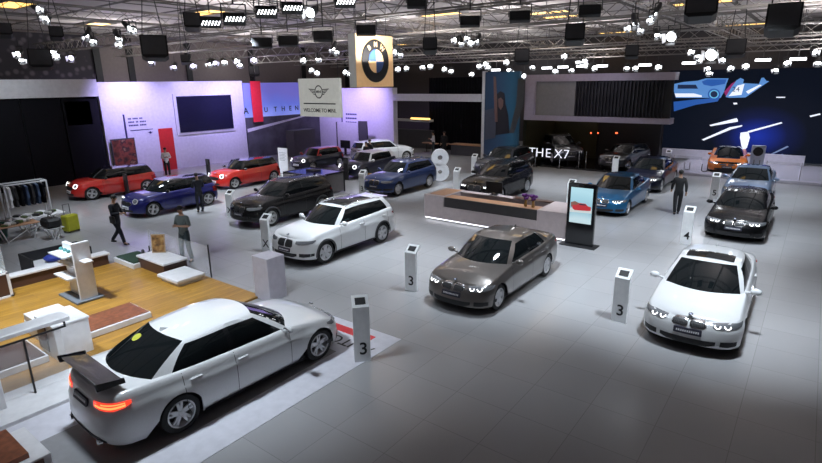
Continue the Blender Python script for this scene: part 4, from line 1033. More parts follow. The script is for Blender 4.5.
kiosk(266, 252, 'X', 'white price stand lettered X at the nose of the white SUV', radians(10), 1.08)
kiosk(230, 217, 'X', 'white price stand at the nose of the black compact SUV', radians(12), .95)
kiosk(362, 194.5, '3', 'white price stand with a yellow flap beside the navy SUV', radians(10), 1.02)
x, y = P(366, 192); m = MB(); m.box(-.02, .22, 0, .03, .25, .95, bev=.01); m.box(.08, .12, 0, .03, 0, .25); tag(m.build('yellow_card', mat('amber_card', (.6, .33, .03), .5), None, loc=(x+.05, y+.15, 0)), 'amber card standing behind the price stand by the navy SUV', 'card')
kiosk(456, 190, '', 'white price stand left of the black SUV behind the counter', radians(8), .95)
kiosk(473.5, 174, '3', 'white price stand in front of the portrait banner', radians(5), 1.0)
kiosk(569.5, 207, '', 'white price stand half hidden behind the screen totem', 0, 1.02)
kiosk(614, 177.5, '', 'white price stand behind the bright blue coupe', 0, 1.02)
kiosk(666.5, 169, '', 'white price stand behind the dark navy sedan', 0, .98)
for u, v, lb, hh in ((209, 181, 'slim black price stand by the nose of the second red hatchback', 1.25), (346, 180, 'slim black price stand in front of the white-roofed hatchback', 1.25), (127, 196, 'slim black price stand in front of the red hatchback by the framed picture', 1.1)):
    x, y = P(u, v); t = thing('price_stand', lb, 'display stand', (x, y, 0), 0); m = MB(); m.box(-.15, .15, 0, .1, 0, hh, bev=.01); m.build('stand_body', BLACK, t); m = MB(); m.box(-.12, .12, -.01, 0, hh-.3, hh-.05); m.build('notice', DGREY, t)
x, y = P(284, 173.5); t = thing('notice_board', 'white freestanding notice board between the red hatchback and the island counter', 'sign', (x, y, 0)); m = MB(); m.box(-.42, .42, 0, .06, 0, 1.55, bev=.01); m.build('board', SATIN, t)
m = MB()
for q in range(6): m.box(-.3, .3-.1*(q % 2), -.008, 0, 1.25-q*.09, 1.28-q*.09)
m.build('lettering', mat('faint_grey_print', (.3, .3, .32), .6), t)
# white plinth by the deck corner
m = MB(); m.box(-10.95, -10.35, 7.75, 8.3, 0, 1.14, bev=.01); tag(m.build('pale_plinth', mat('pale_lavender_laminate', (.52, .5, .56), .4)), 'pale square plinth at the corner of the wooden deck', 'plinth')
# ------------------------------------------------------------------ reception counter
t = thing('reception_counter', 'long pale pink reception counter with a dark front panel and light strip', 'counter', (0, 0, 0))
PK2 = mat('pale_pink_laminate', (.50, .42, .42), .4); WD = mat('light_oak_top', (.50, .27, .15), .4)
Y0, Y1 = 16.9, 18.5
m = MB(); m.box(-12.15, -11.22, Y0, Y1, .1, 1.0, bev=.01); m.box(-7.35, -6.3, Y0, Y1, .1, 1.0, bev=.01); m.box(-11.22, -7.35, Y0, Y0+.12, .1, .6); m.build('counter_block', PK2, t)
m = MB(); m.box(-11.21, -7.36, Y0+.03, Y0+.1, .6, .97); m.build('dark_front_panel', mat('dark_front', (.04, .035, .035), .4), t)
m = MB(); m.box(-11.22, -7.35, Y0+.1, Y0+.62, .92, .97); m.build('desk_top', WD, t)
m = MB(); m.box(-12.0, -11.3, Y0+.2, Y1-.15, 1.0, 1.012); m.build('side_top', WD, t)
m = MB(); m.box(-11.22, -7.35, Y1-.35, Y1, .1, .98); m.build('back_counter', PK2, t)
m = MB(); m.box(-8.9, -7.4, Y1-.33, Y1-.02, .98, 1.01); m.build('back_top', BROWN, t)
m = MB(); m.box(-12.05, -6.4, Y0+.08, Y1-.08, 0, .1); m.build('toe_kick', DGREY, t)
m = MB(); m.box(-12.12, -6.33, Y0+.03, Y0+.07, .05, .085); m.box(-6.4, -6.36, Y0+.05, Y1-.1, .04, .09); m.build('light_strip', mat('lit_counter_strip', (1, 1, 1), .4, emit=(.9, .92, 1), es=2), t)
x, z = onY(497, 187, 18.3); t = thing('computer_monitor', 'black monitor standing on the back of the reception counter', 'monitor', (x-.1, 18.25, 1.0)); m = MB(); m.box(-.36, .36, 0, .04, .08, .52, bev=.01); m.build('screen', BLACK, t); m = MB(); m.box(-.05, .05, .0, .03, .01, .1); m.box(-.16, .16, -.08, .1, 0, .015); m.build('stand', CHROME, t)
for u, v, lb in ((525.5, 207, 'glass vase of purple flowers on the counter, left one'), (533, 207.5, 'glass vase of purple flowers on the counter, right one')):
    x, z = onY(u, v, 17.25); t = thing('flower_vase', lb, 'vase', (x, 17.25, .972)); m = MB(); m.lathe([(.05, 0), (.055, .02), (.045, .25), (.04, .25), (.04, .03)], 14); m.build('vase', mat('amber_glass_vase', (.35, .2, .06), .15), t, smooth=30)
    for k in range(9):
        m = MB(); a = k*2.4; rr_ = .11*sqrt(k/9); p = (rr_*cos(a), rr_*sin(a), .36+.06*cos(k*1.7)); m.ball(p, .062, 7, 0, (1, 1, .8)); fo = m.build('blossom', mat('purple_petal', (.14, .02, .20), .6), t, smooth=True)
        s = MB(); s.cyl((0, 0, .1), p, .005, n=4); s.build('stem', mat('green_stem', (.05, .15, .03), .6), t)
# screen totem
t = thing('screen_totem', 'tall black totem with a lit portrait screen beside the counter', 'screen', (-5.78, 16.75, 0)); 
m = MB(); m.box(-.46, .46, 0, .14, .03, 2.08, bev=.015); m.build('housing', GLOSSB, t); m = MB(); m.box(-.6, .6, -.2, .35, 0, .035, bev=.01); m.build('base_plate', BLACK, t)
m = MB(); m.box(-.36, .36, -.012, 0, .78, 1.95); sc_ = m.build('screen', gradient_emit('totem_screen_sky', [(0, (.45, .62, .68)), (.35, (.55, .72, .78)), (.6, (.25, .50, .62)), (1, (.45, .72, .82))], 2, .7, 2.0, .95, (.02, .02, .02), .5), t)
for nm, pts, mm in (('picture_ground', [(-.36, 1.12), (.36, 1.15), (.36, 1.3), (-.36, 1.26)], em('screen_pale_ground', (.55, .6, .6), .9)), ('picture_rock', [(-.34, 1.45), (-.2, 1.5), (.1, 1.38), (-.1, 1.28), (-.33, 1.3)], em('screen_brown', (.22, .1, .08), .9)), ('picture_car', [(-.28, 1.26), (-.27, 1.36), (-.12, 1.39), (-.05, 1.45), (.15, 1.45), (.22, 1.38), (.33, 1.36), (.33, 1.24), (.2, 1.22), (-.2, 1.2)], em('screen_red', (.45, .03, .04), .9)), ('picture_window', [(-.08, 1.39), (-.03, 1.43), (.13, 1.43), (.17, 1.39)], em('screen_dark', (.03, .03, .05), .9))):
    m = MB(); k = {'picture_ground': .002, 'picture_rock': .004, 'picture_car': .006, 'picture_window': .008}[nm]; m.prism(pts, -.012-k, -.012-k+.0015); m.build(nm, mm, sc_)
# ------------------------------------------------------------------ square island counter
t = thing('island_counter', 'square dark grey island counter with a violet glowing top', 'counter', (-20.0, 18.3, 0))
m = MB(); m.box(-1.22, 1.22, -.9, .9, .06, 1.0, bev=.01); m.build('cabinet', mat('grey_mesh_panel', (.16, .15, .15), .6), t)
m = MB()
for a in ((-1.24, 1.24, -.92, -.86), (-1.24, 1.24, .86, .92), (-1.24, -1.18, -.86, .86), (1.18, 1.24, -.86, .86)): m.box(*a, .96, 1.04)
for cx, cy in ((-1.24, -.92), (1.20, -.92), (1.20, .88)): m.box(cx, cx+.05, cy, cy+.05, .0, 1.0)
m.build('frame', BLACK, t)
m = MB(); m.box(-1.16, 1.16, -.84, .84, 1.0, 1.02); m.build('glass_top', mat('violet_glow_glass', (.03, .03, .09), .08, emit=(.04, .04, .18), es=.3), t)
m = MB(); m.box(-.3, .3, -.25, .25, 1.02, 1.14, bev=.02); m.build('display_block', DGREY, t)
# ------------------------------------------------------------------ figure eight sculpture
x, y = P(440, 181); t = thing('number_sculpture', 'large white numeral-shaped sculpture of two stacked discs with round holes', 'sculpture', (x, y, 0), radians(35))
for cz, r0, r1 in ((.50, .50, .12), (1.28, .47, .14)):
    m = MB(); m.lathe([(r1, -.16), (r0, -.16), (r0, .16), (r1, .16)], 32, Matrix.Translation((0, 0, cz+.02)) @ Matrix.Rotation(pi/2, 4, 'X'), closed=True); m.build('ring', SATIN, t, smooth=30)
# ------------------------------------------------------------------ wooden deck and its furniture
m = MB(); m.box(-16.75, -10.85, -2.5, 7.85, 0, .05); tag(m.build('wooden_deck', WOOD), 'honey-coloured plank deck under the white display furniture', 'deck')
m = MB(); m.box(-10.85, -9.75, -2.5, 7.2, 0, .06); tag(m.build('white_walkway', SATIN), 'raised white strip running between the wooden deck and the floor mat', 'platform')
DK = .05
def at_deck(u, v): x, y = P(u, v, DK); return x, y
t = thing('glass_display_case', 'brown display cabinet with a glass case on top at the left edge', 'display case', (-16.5, 2.9, DK))
m = MB(); m.box(-.35, .35, -1.2, 1.1, 0, .62); m.build('cabinet', BROWN, t)
m = MB()
for a in ((.34, .38, -1.2, 1.16, 0, .05), (.34, .38, 1.1, 1.16, 0, .66), (-.35, .38, 1.1, 1.16, .62, .66), (.34, .38, -1.2, 1.1, .62, .66)): m.box(*a)
m.build('white_edge', SATIN, t)
m = MB()
for a in ((.33, .345, -1.18, 1.12, .66, 1.5), (-.33, .345, 1.105, 1.12, .66, 1.5), (-.33, .345, -1.18, 1.12, 1.5, 1.512)): m.box(*a)
m.build('glass_case', GLASS, t)
m = MB(); m.box(-.3, .3, -1.1, 1.05, .67, .70); m.build('lit_shelf', mat('lit_case_shelf', (.8, .9, .9), .4, emit=(.7, .95, .95), es=.6), t)
for k in range(3):
    m = MB(); m.ball((0, .75-k*.5, .78), .09, 8, 0, (1, 1.4, .6)); tag(m.build('small_accessory', SATIN, None, smooth=True, loc=(-16.5, 2.9, DK)), 'small pale accessory inside the glass display case', 'accessory', 'accessories inside the glass case')
t = thing('low_bench', 'long low bench with white top and brown front along the back of the deck', 'bench', (-16.9, 5.2, DK))
m = MB(); m.box(-.14, .14, -1.1, 1.55, 0, .30); m.build('bench_front', BROWN, t); m = MB(); m.box(-.16, .2, -1.1, 1.6, .30, .36, bev=.01); m.build('bench_top', SATIN, t)
t = thing('open_showcase', 'low open dark showcase holding a blue item behind the white shelf unit', 'display case', (-17.7, 5.6, 0))
m = MB(); 
for a in ((-.5, .5, -.7, .9, 0, .05), (-.5, -.45, -.7, .9, .05, .6), (-.45, .5, .85, .9, .05, .6), (-.45, .5, -.7, -.65, .05, .6)): m.box(*a)
m.build('case', BLACK, t); m = MB(); m.box(-.44, .45, -.64, .84, .06, .3); m.build('white_lining', SATIN, t)
m = MB(); m.ball((-17.6, 5.6, .42), .2, 10, 0, (1.1, 1.4, .55)); tag(m.build('blue_bag', mat('blue_fabric', (.02, .04, .3), .6), smooth=True), 'crumpled blue bag lying in the low open showcase', 'bag')
# shelf unit
t = thing('shelf_unit', 'tall white shelf unit with a lit top on a grey base plate', 'shelf', (-14.62, 5.05, DK)); t.scale = (.9, .9, .95)
m = MB(); m.box(-.62, .62, -.32, .42, 0, .06, bev=.01); m.build('base_plate', mat('grey_base', (.17, .19, .22), .5), t)
m = MB(); m.box(-.52, .42, -.02, .10, .06, 1.5, bev=.01); m.build('back_panel', SATIN, t)
m = MB(); m.box(.43, .50, -.16, .30, .06, 1.62, bev=.01); m.build('side_panel', SATIN, t)
for z in (.62, .95, 1.22): m = MB(); m.box(-.60 if z < 1 else -.5, .32, -.34 if z != .95 else -.2, -.02, z, z+.04); m.build('shelf_board', SATIN, t)
m = MB(); m.box(-.85, -.52, -.30, .0, 1.18, 1.21); m.box(.50, .86, -.02, .2, 1.12, 1.15); m.build('side_shelf', SATIN, t)
m = MB(); m.box(-.48, .28, -.32, -.03, 1.262, 1.28); m.build('lit_top', mat('lit_case_shelf', (.8, .9, .9), .4, emit=(.7, .95, .95), es=.6), t)
for k in range(3): m = MB(); m.ball((0, 0, 0), .05, 8, 0, (1.2, 1, .9)); tag(m.build('small_trinket', mat('teal_glass', (.1, .3, .3), .1), None, smooth=True, loc=(-14.8+k*.22, 4.9, DK+1.325)), 'small teal trinket on the lit top of the white shelf unit', 'trinket', 'trinkets on the lit shelf top')
# far corner plinths
t = thing('planted_plinth', 'low white plinth with dark green top at the far corner of the deck', 'plinth', (-16.2, 7.3, DK)); m = MB(); m.box(-.6, .6, -.38, .4, 0, .15, bev=.01); m.build('plinth', SATIN, t); m = MB(); m.box(-.54, .54, -.32, .34, .15, .19); m.build('green_top', mat('dark_green_felt', (.02, .05, .03), .9), t)
for k, (dx, dy) in enumerate(((.1, .2), (.4, .25))):
    m = MB(); m.lathe([(.05, 0), (.05, .16), (.03, .19), (.001, .2)], 12); tag(m.build('small_bottle', DGREY, None, True, (-16.2+dx, 7.3+dy, DK+.191)), 'small dark canister on the green-topped plinth', 'canister', 'canisters on the green-topped plinth')
t = thing('display_table', 'white-topped brown display block carrying a framed picture', 'display table', (-14.95, 7.5, DK)); m = MB(); m.box(-.72, .72, -.36, .34, 0, .32); m.build('block', BROWN, t); m = MB(); m.box(-.76, .76, -.40, .36, .32, .38, bev=.01); m.build('table_top', SATIN, t)
t = thing('framed_photograph', 'small framed picture with amber print standing on the brown display block', 'picture', (-15.35, 7.62, DK+.384), radians(40)); A = Matrix.Rotation(radians(-8), 4, 'X')
m = MB(); m.box(-.2, .2, 0, .025, 0, .56, 0, A); m.build('frame', mat('pale_wood_frame', (.4, .28, .17), .5), t); m = MB(); m.box(-.17, .17, -.008, 0, .03, .53, 0, A); m.build('print', picture_mat('amber_print', [(.05, .03, .02), (.3, .15, .05), (.5, .35, .15)], 6), t)
m = MB(); m.box(-14.02, -13.16, 6.93, 7.62, DK, DK+.11); m.box(-14.1, -13.08, 6.85, 7.70, DK+.11, DK+.2, bev=.015)
tag(m.build('white_plinth', SATIN), 'low white stepped plinth in front of the glass railing', 'plinth')
t = thing('glass_railing', 'glass railing with black posts at the far corner of the deck', 'railing', (0, 7.95, 0))
for x in (-16.6, -14.9, -13.2): m = MB(); m.box(x-.015, x+.015, -.015, .015, 0, .98 if x > -14 else .35); m.build('post', BLACK, t)
for x in (-16.55, -14.85): m = MB(); m.box(x, x+1.6, -.006, .006, .05, .92); m.build('pane', GLASS, t)
# red-brown plinth
t = thing('display_plinth', 'low white plinth with a red-brown wooden top in the middle of the deck', 'plinth', (-12.3, 4.75, DK)); m = MB(); m.box(-.55, .45, -.85, .75, 0, .14, bev=.01); m.build('plinth', SATIN, t); m = MB(); m.box(-.52, .40, -.80, .72, .14, .155); m.build('wood_top', REDW, t)
t = thing('display_plinth', 'low white plinth with a dark brown top under the white handrail', 'plinth', (-12.1, 2.75, DK)); m = MB(); m.box(-.6, .6, -.4, .48, 0, .14, bev=.01); m.build('plinth', SATIN, t); m = MB(); m.box(-.56, .56, -.36, .44, .14, .155); m.build('wood_top', BROWN, t)
# white cabinets
x, y = at_deck(54, 362)
t = thing('white_cabinet', 'white stepped cabinet block standing on the deck behind the rear wing', 'cabinet', (-11.66, 3.63, DK)); m = MB(); m.box(-.5, .38, -.30, .34, 0, .72, bev=.01); m.build('cabinet_body', SATIN, t); m = MB(); m.box(-.52, .40, -.32, .36, .72, .77, bev=.01); m.build('cabinet_top', SATIN, t)
m = MB(); m.box(-.50, -.04, -.32, -.30, .1, .70); m.build('brown_side', BROWN, t)
t = thing('white_cabinet', 'lower white box behind the stepped cabinet block', 'cabinet', (-12.85, 3.8, DK)); m = MB(); m.box(-.5, .5, -.35, .35, 0, .46, bev=.01); m.build('cabinet_body', SATIN, t); m = MB(); m.box(-.5, .5, -.36, -.35, .04, .3); m.build('plinth_panel', WHITE, t)
# white handrail beam with black rail
t = thing('handrail', 'thick white handrail beam with a black rail and thin black post', 'railing', (-10.6, 0, .06))
m = MB(); m.box(-.22, .16, -1.0, 3.38, 1.12, 1.2, bev=.01); m.build('beam', SATIN, t)
m = MB(); m.box(.17, .20, -1.0, 3.28, 1.03, 1.06); m.box(.17, .20, 3.25, 3.28, 1.03, 1.13); m.build('black_rail', BLACK, t)
m = MB(); m.box(.17, .195, 2.60, 2.63, 0, 1.03); m.build('post', BLACK, t)
m = MB(); m.box(-.1, .32, 1.85, 2.15, 0, 1.11, bev=.01); m.build('support', SATIN, t)
m = MB(); m.box(.15, .158, 2.05, 3.2, .04, 1.04); m.build('pane', GLASS, t)
# bottom left box
t = thing('display_plinth', 'white plinth with a red-brown top in the bottom left corner', 'plinth', (-8.4, 1.5, .011)); m = MB(); m.box(-.5, .5, -.5, .5, 0, .36, bev=.01); m.build('plinth', SATIN, t); m = MB(); m.box(-.5, .38, -.5, .28, .36, .44); m.build('wood_top', REDW, t); m = MB(); m.box(.5, .515, -.48, .4, .02, .33); m.build('dark_side', BROWN, t)
# floor mat under the winged sedan
MATM = mat('white_vinyl', (.62, .62, .68), .4)
t = thing('floor_mat', 'white printed floor mat with a red stripe under the winged sedan', 'mat', (0, 0, 0))
m = MB(); m.box(-9.72, -6.45, .3, 8.1, .0, .008); m.build('vinyl_sheet', MATM, t)
m = MB(); m.box(-8.9, -7.2, 1.2, 6.9, .008, .010); m.build('grey_panel', mat('grey_vinyl', (.26, .26, .27), .4), t)
m = MB(); m.box(-9.5, -6.95, 7.62, 7.86, .008, .011); m.build('red_stripe', mat('red_vinyl', (.6, .03, .04), .4), t)
text('lettering', 'AUTO SHOW', .42, BLACK, t, Matrix.Translation((-7.9, 7.32, .011)) @ Matrix.Rotation(pi, 4, 'Z'), .0006, bold=.003)
# ------------------------------------------------------------------ lifestyle corner with clothes rail and tables
x0, y0 = P(24, 222); x1, y1 = P(46, 214)
t = thing('clothes_rack', 'white framed clothes rail with hanging shirts', 'clothes rack', (-26.0, 7.75, 0))
W_ = .3; H_ = 1.5
m = MB()
for x in (-W_, W_):
    for y in (-.8, .7): m.box(x-.025, x+.025, y-.025, y+.025, 0, H_)
for z in (0.02, H_): 
    for x in (-W_, W_): m.box(x-.03, x+.03, -.82, .72, z-.02, z+.03)
    for y in (-.8, .7): m.box(-W_, W_, y-.03, y+.03, z-.02, z+.03)
m.build('frame', SATIN, t); m = MB(); m.cyl((0, -.8, H_-.06), (0, .7, H_-.06), .015); m.build('rail', CHROME, t)
cm = [SATIN, BLACK, CURT, mat('denim', (.04, .07, .14), .8), BLACK, mat('denim', (.04, .07, .14), .8), CURT]
names = ['white', 'black', 'black', 'denim-blue', 'black', 'denim-blue', 'black']
for k, (cmm, nn) in enumerate(zip(cm, names)):
    y = -.62+k*.2
    g = thing('hanging_shirt', {'white': 'white shirt at the near end of the clothes rail', 'black': 'black shirt hanging on the clothes rail', 'denim-blue': 'denim-blue shirt hanging on the clothes rail'}[nn], 'shirt', (-26.0, 7.75+y, 0), 0, None if nn == 'white' else nn+' shirts on the clothes rail')
    m = MB(); m.prism([(-.2, .55), (.2, .55), (.19, 1.15), (.25, .85), (.29, .9), (.22, 1.34), (.08, 1.40), (-.08, 1.40), (-.22, 1.34), (-.29, .9), (-.25, .85), (-.19, 1.15)], -.045, .045); m.build('garment', cmm, g)
    m = MB(); m.tube([(-.18, 0, 1.38), (0, 0, 1.41), (.18, 0, 1.38)], .008, 5); m.tube([(0, 0, 1.41), (0, 0, 1.445)], .006, 5); m.build('hanger', STEEL, g)
def trestle(name, label, cx, cy, lx, ly, h, topm, rz=0.):
    t = thing(name, label, 'table', (cx, cy, 0), rz); m = MB(); m.box(-lx/2, lx/2, -ly/2, ly/2, h-.03, h, bev=.008); m.build('table_top', topm, t)
    for sx in (-1, 1):
        for sy in (-1, 1): m = MB(); m.cyl((sx*(lx/2-.08), sy*(ly/2-.25), 0), (sx*(lx/2-.08), sy*(ly/2-.08), h-.03), .022, n=6); m.build('leg', SATIN, t)
    m = MB(); m.cyl((lx/2-.08, -ly/2+.25, .02), (lx/2-.08, ly/2-.1, h-.05), .015, n=5); m.build('brace', SATIN, t); return t
trestle('trestle_table', 'pale wooden trestle table in front of the clothes rail', -22.5, 6.2, .7, 1.3, .58, WD)
trestle('trestle_table', 'low white trestle table beside the yellow suitcase', -21.6, 7.0, .6, .6, .42, SATIN)
trestle('trestle_table', 'white table behind the wooden trestle table, heaped with goods', -23.6, 7.3, .9, 1.6, .55, SATIN)
rnd = random.Random(3)
gm = [(BLACK, 'black'), (mat('olive_goods', (.08, .12, .04), .8), 'olive green'), (SATIN, 'white'), (mat('pale_grey_goods', (.4, .4, .38), .8), 'pale grey')]
def goods(cx, cy, z, n, sx, sy, where, grp):
    for k in range(n):
        mm, nm = gm[k % 4]; gx = cx+(((k*7) % n)/n-.5)*sx; gy = cy+(k/n-.5)*sy
        m = MB(); a, b, c = .09+.05*rnd.random(), .08+.04*rnd.random(), .05+.07*rnd.random(); m.box(-a, a, -b, b, 0, c, bev=.03)
        tag(m.build('folded_goods', mm, None, loc=(gx, gy, z+.002), rz=rnd.random()), nm+' folded merchandise '+where, 'merchandise', nm+' '+grp)
goods(-22.5, 6.2, .58, 8, .35, 1.0, 'on the pale wooden trestle table', 'goods on the wooden table')
goods(-23.6, 7.3, .55, 10, .5, 1.3, 'on the heaped white table', 'goods on the white table')
for x, y, lb in ((-22.9, 7.9, 'black duffel bag behind the yellow suitcase'), (-21.6, 7.0, 'black bag on the low white table')):
    m = MB(); m.box(-.32, .32, -.26, .26, 0, .34, bev=.08); m.tube([(-.2, 0, .32), (-.12, 0, .46), (.12, 0, .46), (.2, 0, .32)], .015, 6); tag(m.build('duffel_bag', BLACK, None, loc=(x, y, .0 if x < -22 else .425)), lb, 'bag')
t = thing('suitcase', 'bright yellow trolley suitcase with a raised handle', 'suitcase', (-22.05, 7.78, 0), .2); YL = mat('yellow_shell', (.42, .42, .02), .35)
m = MB(); m.box(-.18, .18, -.24, .24, .05, .66, bev=.04); m.build('shell', YL, t); m = MB(); m.tube([(-.1, -.12, .66), (-.1, -.12, 1.05), (-.1, .12, 1.05), (-.1, .12, .66)], .013, 6); m.build('handle', DGREY, t)
for x in (-.14, .14):
    for y in (-.18, .18): m = MB(); m.cyl((x, y-.02, .03), (x, y+.02, .03), .03, n=10); m.build('wheel', BLACK, t)
x, y = P(0, 240); m = MB(); m.lathe([(.22, 0), (.28, .05), (.33, .55), (.35, .58), (.30, .58), (.27, .1)], 16); tag(m.build('green_bin', mat('dark_green_plastic', (.01, .10, .07), .4), None, smooth=30, loc=(x-.1, y, 0)), 'dark green tub at the left edge in front of the tables', 'bin')
# small table with people area in the bay
x, y = P(459, 157); t = thing('lounge_counter', 'low dark counter with an orange wooden top in the open bay', 'counter', (-20.2, 34.2, 0)); m = MB(); m.box(-1.6, 1.6, -.4, .4, 0, .75); m.build('front', DGREY, t); m = MB(); m.box(-1.7, 1.7, -.5, .5, .75, .82, bev=.01); m.build('counter_top', WD, t)
for k, (x, y) in enumerate(((-24.3, 34.2), (-23.4, 33.9), (-22.6, 34.3))):
    t = thing('cafe_table', 'small orange-brown cafe table in the open bay', 'table', (x, y, 0), 0, 'cafe tables in the open bay'); m = MB(); m.lathe([(.38, .70), (.38, .74), (.001, .745)], 16); m.build('table_top', WD, t); m = MB(); m.cyl((0, 0, 0.02), (0, 0, .7), .03); m.lathe([(.22, 0), (.22, .02), (.03, .03)], 12); m.build('pedestal', BLACK, t)
# ------------------------------------------------------------------ people (facing local +y)
def skin_mesh(name, verts, edges, m, parent, sub=1, root=0):
    me = bpy.data.meshes.new(name); me.from_pydata([v[0] for v in verts], edges, []); o = bpy.data.objects.new('tmp', me); C.objects.link(o)
    sk = o.modifiers.new('s', 'SKIN'); sk.use_smooth_shade = True
    for i, v in enumerate(verts): r = v[1]; me.skin_vertices[0].data[i].radius = r if isinstance(r, tuple) else (r, r)
    me.skin_vertices[0].data[root].use_root = True
    ss = o.modifiers.new('u', 'SUBSURF'); ss.levels = sub; ss.render_levels = sub
    dg = bpy.context.evaluated_depsgraph_get(); nm = bpy.data.meshes.new_from_object(o.evaluated_get(dg)); bpy.data.objects.remove(o)
    nm.name = name; nm.materials.clear(); nm.materials.append(m); nm.polygons.foreach_set('use_smooth', [True]*len(nm.polygons))
    r = bpy.data.objects.new(name, nm); C.objects.link(r); r.parent = parent; return r
def person(label, loc, rz, top, legs, kneeL, ankL, kneeR, ankR, elL, wrL, elR, wrR, lean=0., h=1.72, head=(0, 0), sleeve=True, topname='jacket', z=0):
    s = h/1.75; t = thing('person', label, 'person', (loc[0], loc[1], z), rz); t.scale = (s, s, s)
    L = lambda z_: lean*(z_-.95)
    hx, hy = head
    V = [((0, 0, .97), (.12, .085)), ((0, L(1.15), 1.15), (.11, .08)), ((0, L(1.36), 1.36), (.135, .09)), ((0, L(1.48)+.005, 1.475), .075), ((0, L(1.54)+.015, 1.545), .052), ((hx*.5, L(1.62)+.03+hy*.5, 1.62), (.072, .078)), ((hx, L(1.7)+.025+hy, 1.70), (.078, .09)), ((hx*1.2, L(1.74)+.02+hy, 1.745), (.055, .06))]
    E_ = [(0, 1), (1, 2), (2, 3), (3, 4), (4, 5), (5, 6), (6, 7)]
    def add(p, r, par_): V.append((p, r)); E_.append((par_, len(V)-1)); return len(V)-1
    idx = {}
    for sd, el, wr, kn, an in ((1, elL, wrL, kneeL, ankL), (-1, elR, wrR, kneeR, ankR)):
        a = add((sd*.175, L(1.42), 1.425), .062, 2); b = add(el, .046, a); c = add(wr, .030, b)
        d = (Vector(wr)-Vector(el)).normalized(); pm = Vector(wr)+d*.07; q = add(tuple(pm), (.036, .02), c)
        side = d.cross(Vector((0, 1, 0))); side = side.normalized() if side.length > .2 else Vector((1, 0, 0))
        fw = Vector((0, 1, 0)) if abs(d.y) < .8 else Vector((0, 0, -1))
        for k, ln in enumerate((.062, .075, .08, .07)):
            base = pm+side*(-.03+.02*k)*1.0+d*.02; f1 = add(tuple(base+d*.02), .009, q); f2 = add(tuple(base+d*ln*.6+fw*.012), .008, f1); add(tuple(base+d*ln+fw*.03), .007, f2)
        t1 = add(tuple(Vector(wr)+d*.03+side*.04+fw*.01), .011, c); add(tuple(Vector(wr)+d*.065+side*.055+fw*.03), .008, t1)
        e = add((sd*.095, 0, .90), .088, 0); f = add(kn, .058, e); g = add(an, .040, f)
        hd = Vector((an[0]-0, an[1], 0)); to = (an[0]+sd*.02, an[1]+.15, max(.035, an[2]-.06)); add(to, (.035, .025), g)
        idx[sd] = (a, b, c, e, f, g)
    skin_mesh('body', V, E_, SKIN, t)
    # nose, ears, eyes
    c = Vector((hx, L(1.68)+.025+hy, 1.665))
    for nm, pts, mm in (('eye', [(c+Vector((sd*.03, .083, .012)), .011) for sd in (1, -1)], BLACK),):
        for p, r in pts: m = MB(); m.ball(p, r, 6); m.build(nm, mm, t)
    m = MB(); m.ball(c+Vector((0, .095, -.012)), .016, 6, 0, (.8, 1, 1.3)); m.build('nose', SKIN, t, smooth=True)
    m = MB(); m.ball(c+Vector((0, .085, -.05)), .02, 6, 0, (1.2, .5, .4)); m.build('mouth', mat('lips', (.25, .09, .08), .6), t, smooth=True)
    for sd in (1, -1): m = MB(); m.ball(c+Vector((sd*.08, 0, 0)), .026, 6, 0, (.4, .8, 1.2)); m.build('ear', SKIN, t, smooth=True)
    m = MB(); m.ball(c+Vector((0, -.022, .045)), .104, 12, 0, (.88, 1.0, .88)); m.build('hair', HAIR, t, smooth=True)
    # clothing
    cv = [((0, 0, .80), (.175, .14)), (V[1][0], (.155, .125)), (V[2][0], (.175, .13)), (V[3][0], (.085, .085))]; ce = [(0, 1), (1, 2), (2, 3)]
    for sd, el, wr in ((1, elL, wrL), (-1, elR, wrR)):
        cv.append((V[idx[sd][0]][0], .075)); a = len(cv)-1; ce.append((2, a)); cv.append((el, .060)); ce.append((a, a+1))
        if sleeve: cv.append((tuple(Vector(el).lerp(Vector(wr), .93)), .043)); ce.append((a+1, a+2))
    skin_mesh(topname, cv, ce, top, t)
    cv = [((0, 0, 1.10), (.14, .11)), ((0, 0, .94), (.155, .12))]; ce = [(0, 1)]
    for sd, kn, an in ((1, kneeL, ankL), (-1, kneeR, ankR)):
        cv.append(((sd*.095, 0, .86), .105)); a = len(cv)-1; ce.append((1, a)); cv += [(kn, .078), ((an[0], an[1], an[2]-.02), .062)]; ce += [(a, a+1), (a+1, a+2)]
    skin_mesh('trousers', cv, ce, legs, t)
    for sd, an in ((1, ankL), (-1, ankR)):
        m = MB(); m.ball((an[0], an[1]+.06, .045+max(0, an[2]-.09)), .05, 8, 0, (.9, 2.5, .85)); m.build('shoe', BLACK, t, smooth=True)
    return t
SUIT = mat('black_suit_cloth', (.012, .012, .014), .8); NAVY = mat('dark_navy_cloth', (.012, .014, .022), .8); GSH = mat('grey_green_shirt', (.12, .15, .15), .8); JEAN = mat('dark_jeans', (.03, .045, .05), .8); WSH = mat('white_shirt_cloth', (.7, .7, .72), .7)
ST = dict(kneeL=(.10, .02, .50), ankL=(.10, 0, .09), kneeR=(-.10, .02, .50), ankR=(-.10, 0, .09))
AR = dict(elL=(.25, -.02, 1.14), wrL=(.26, .06, .88), elR=(-.25, -.02, 1.14), wrR=(-.26, .06, .88))
WALK = dict(kneeL=(.09, .16, .53), ankL=(.09, .26, .10), kneeR=(-.09, -.04, .50), ankR=(-.09, -.34, .14))
AW = dict(elL=(.24, -.12, 1.16), wrL=(.25, -.06, .92), elR=(-.24, .06, 1.15), wrR=(-.24, .22, .96))
WALK2 = dict(kneeL=(.09, .08, .51), ankL=(.07, .12, .09), kneeR=(-.09, -.02, .50), ankR=(-.07, -.14, .11))
person('man in a black suit walking away near the price stand numbered 4', P(676, 214.5), radians(15), SUIT, SUIT, **WALK2, **AW, h=1.78)
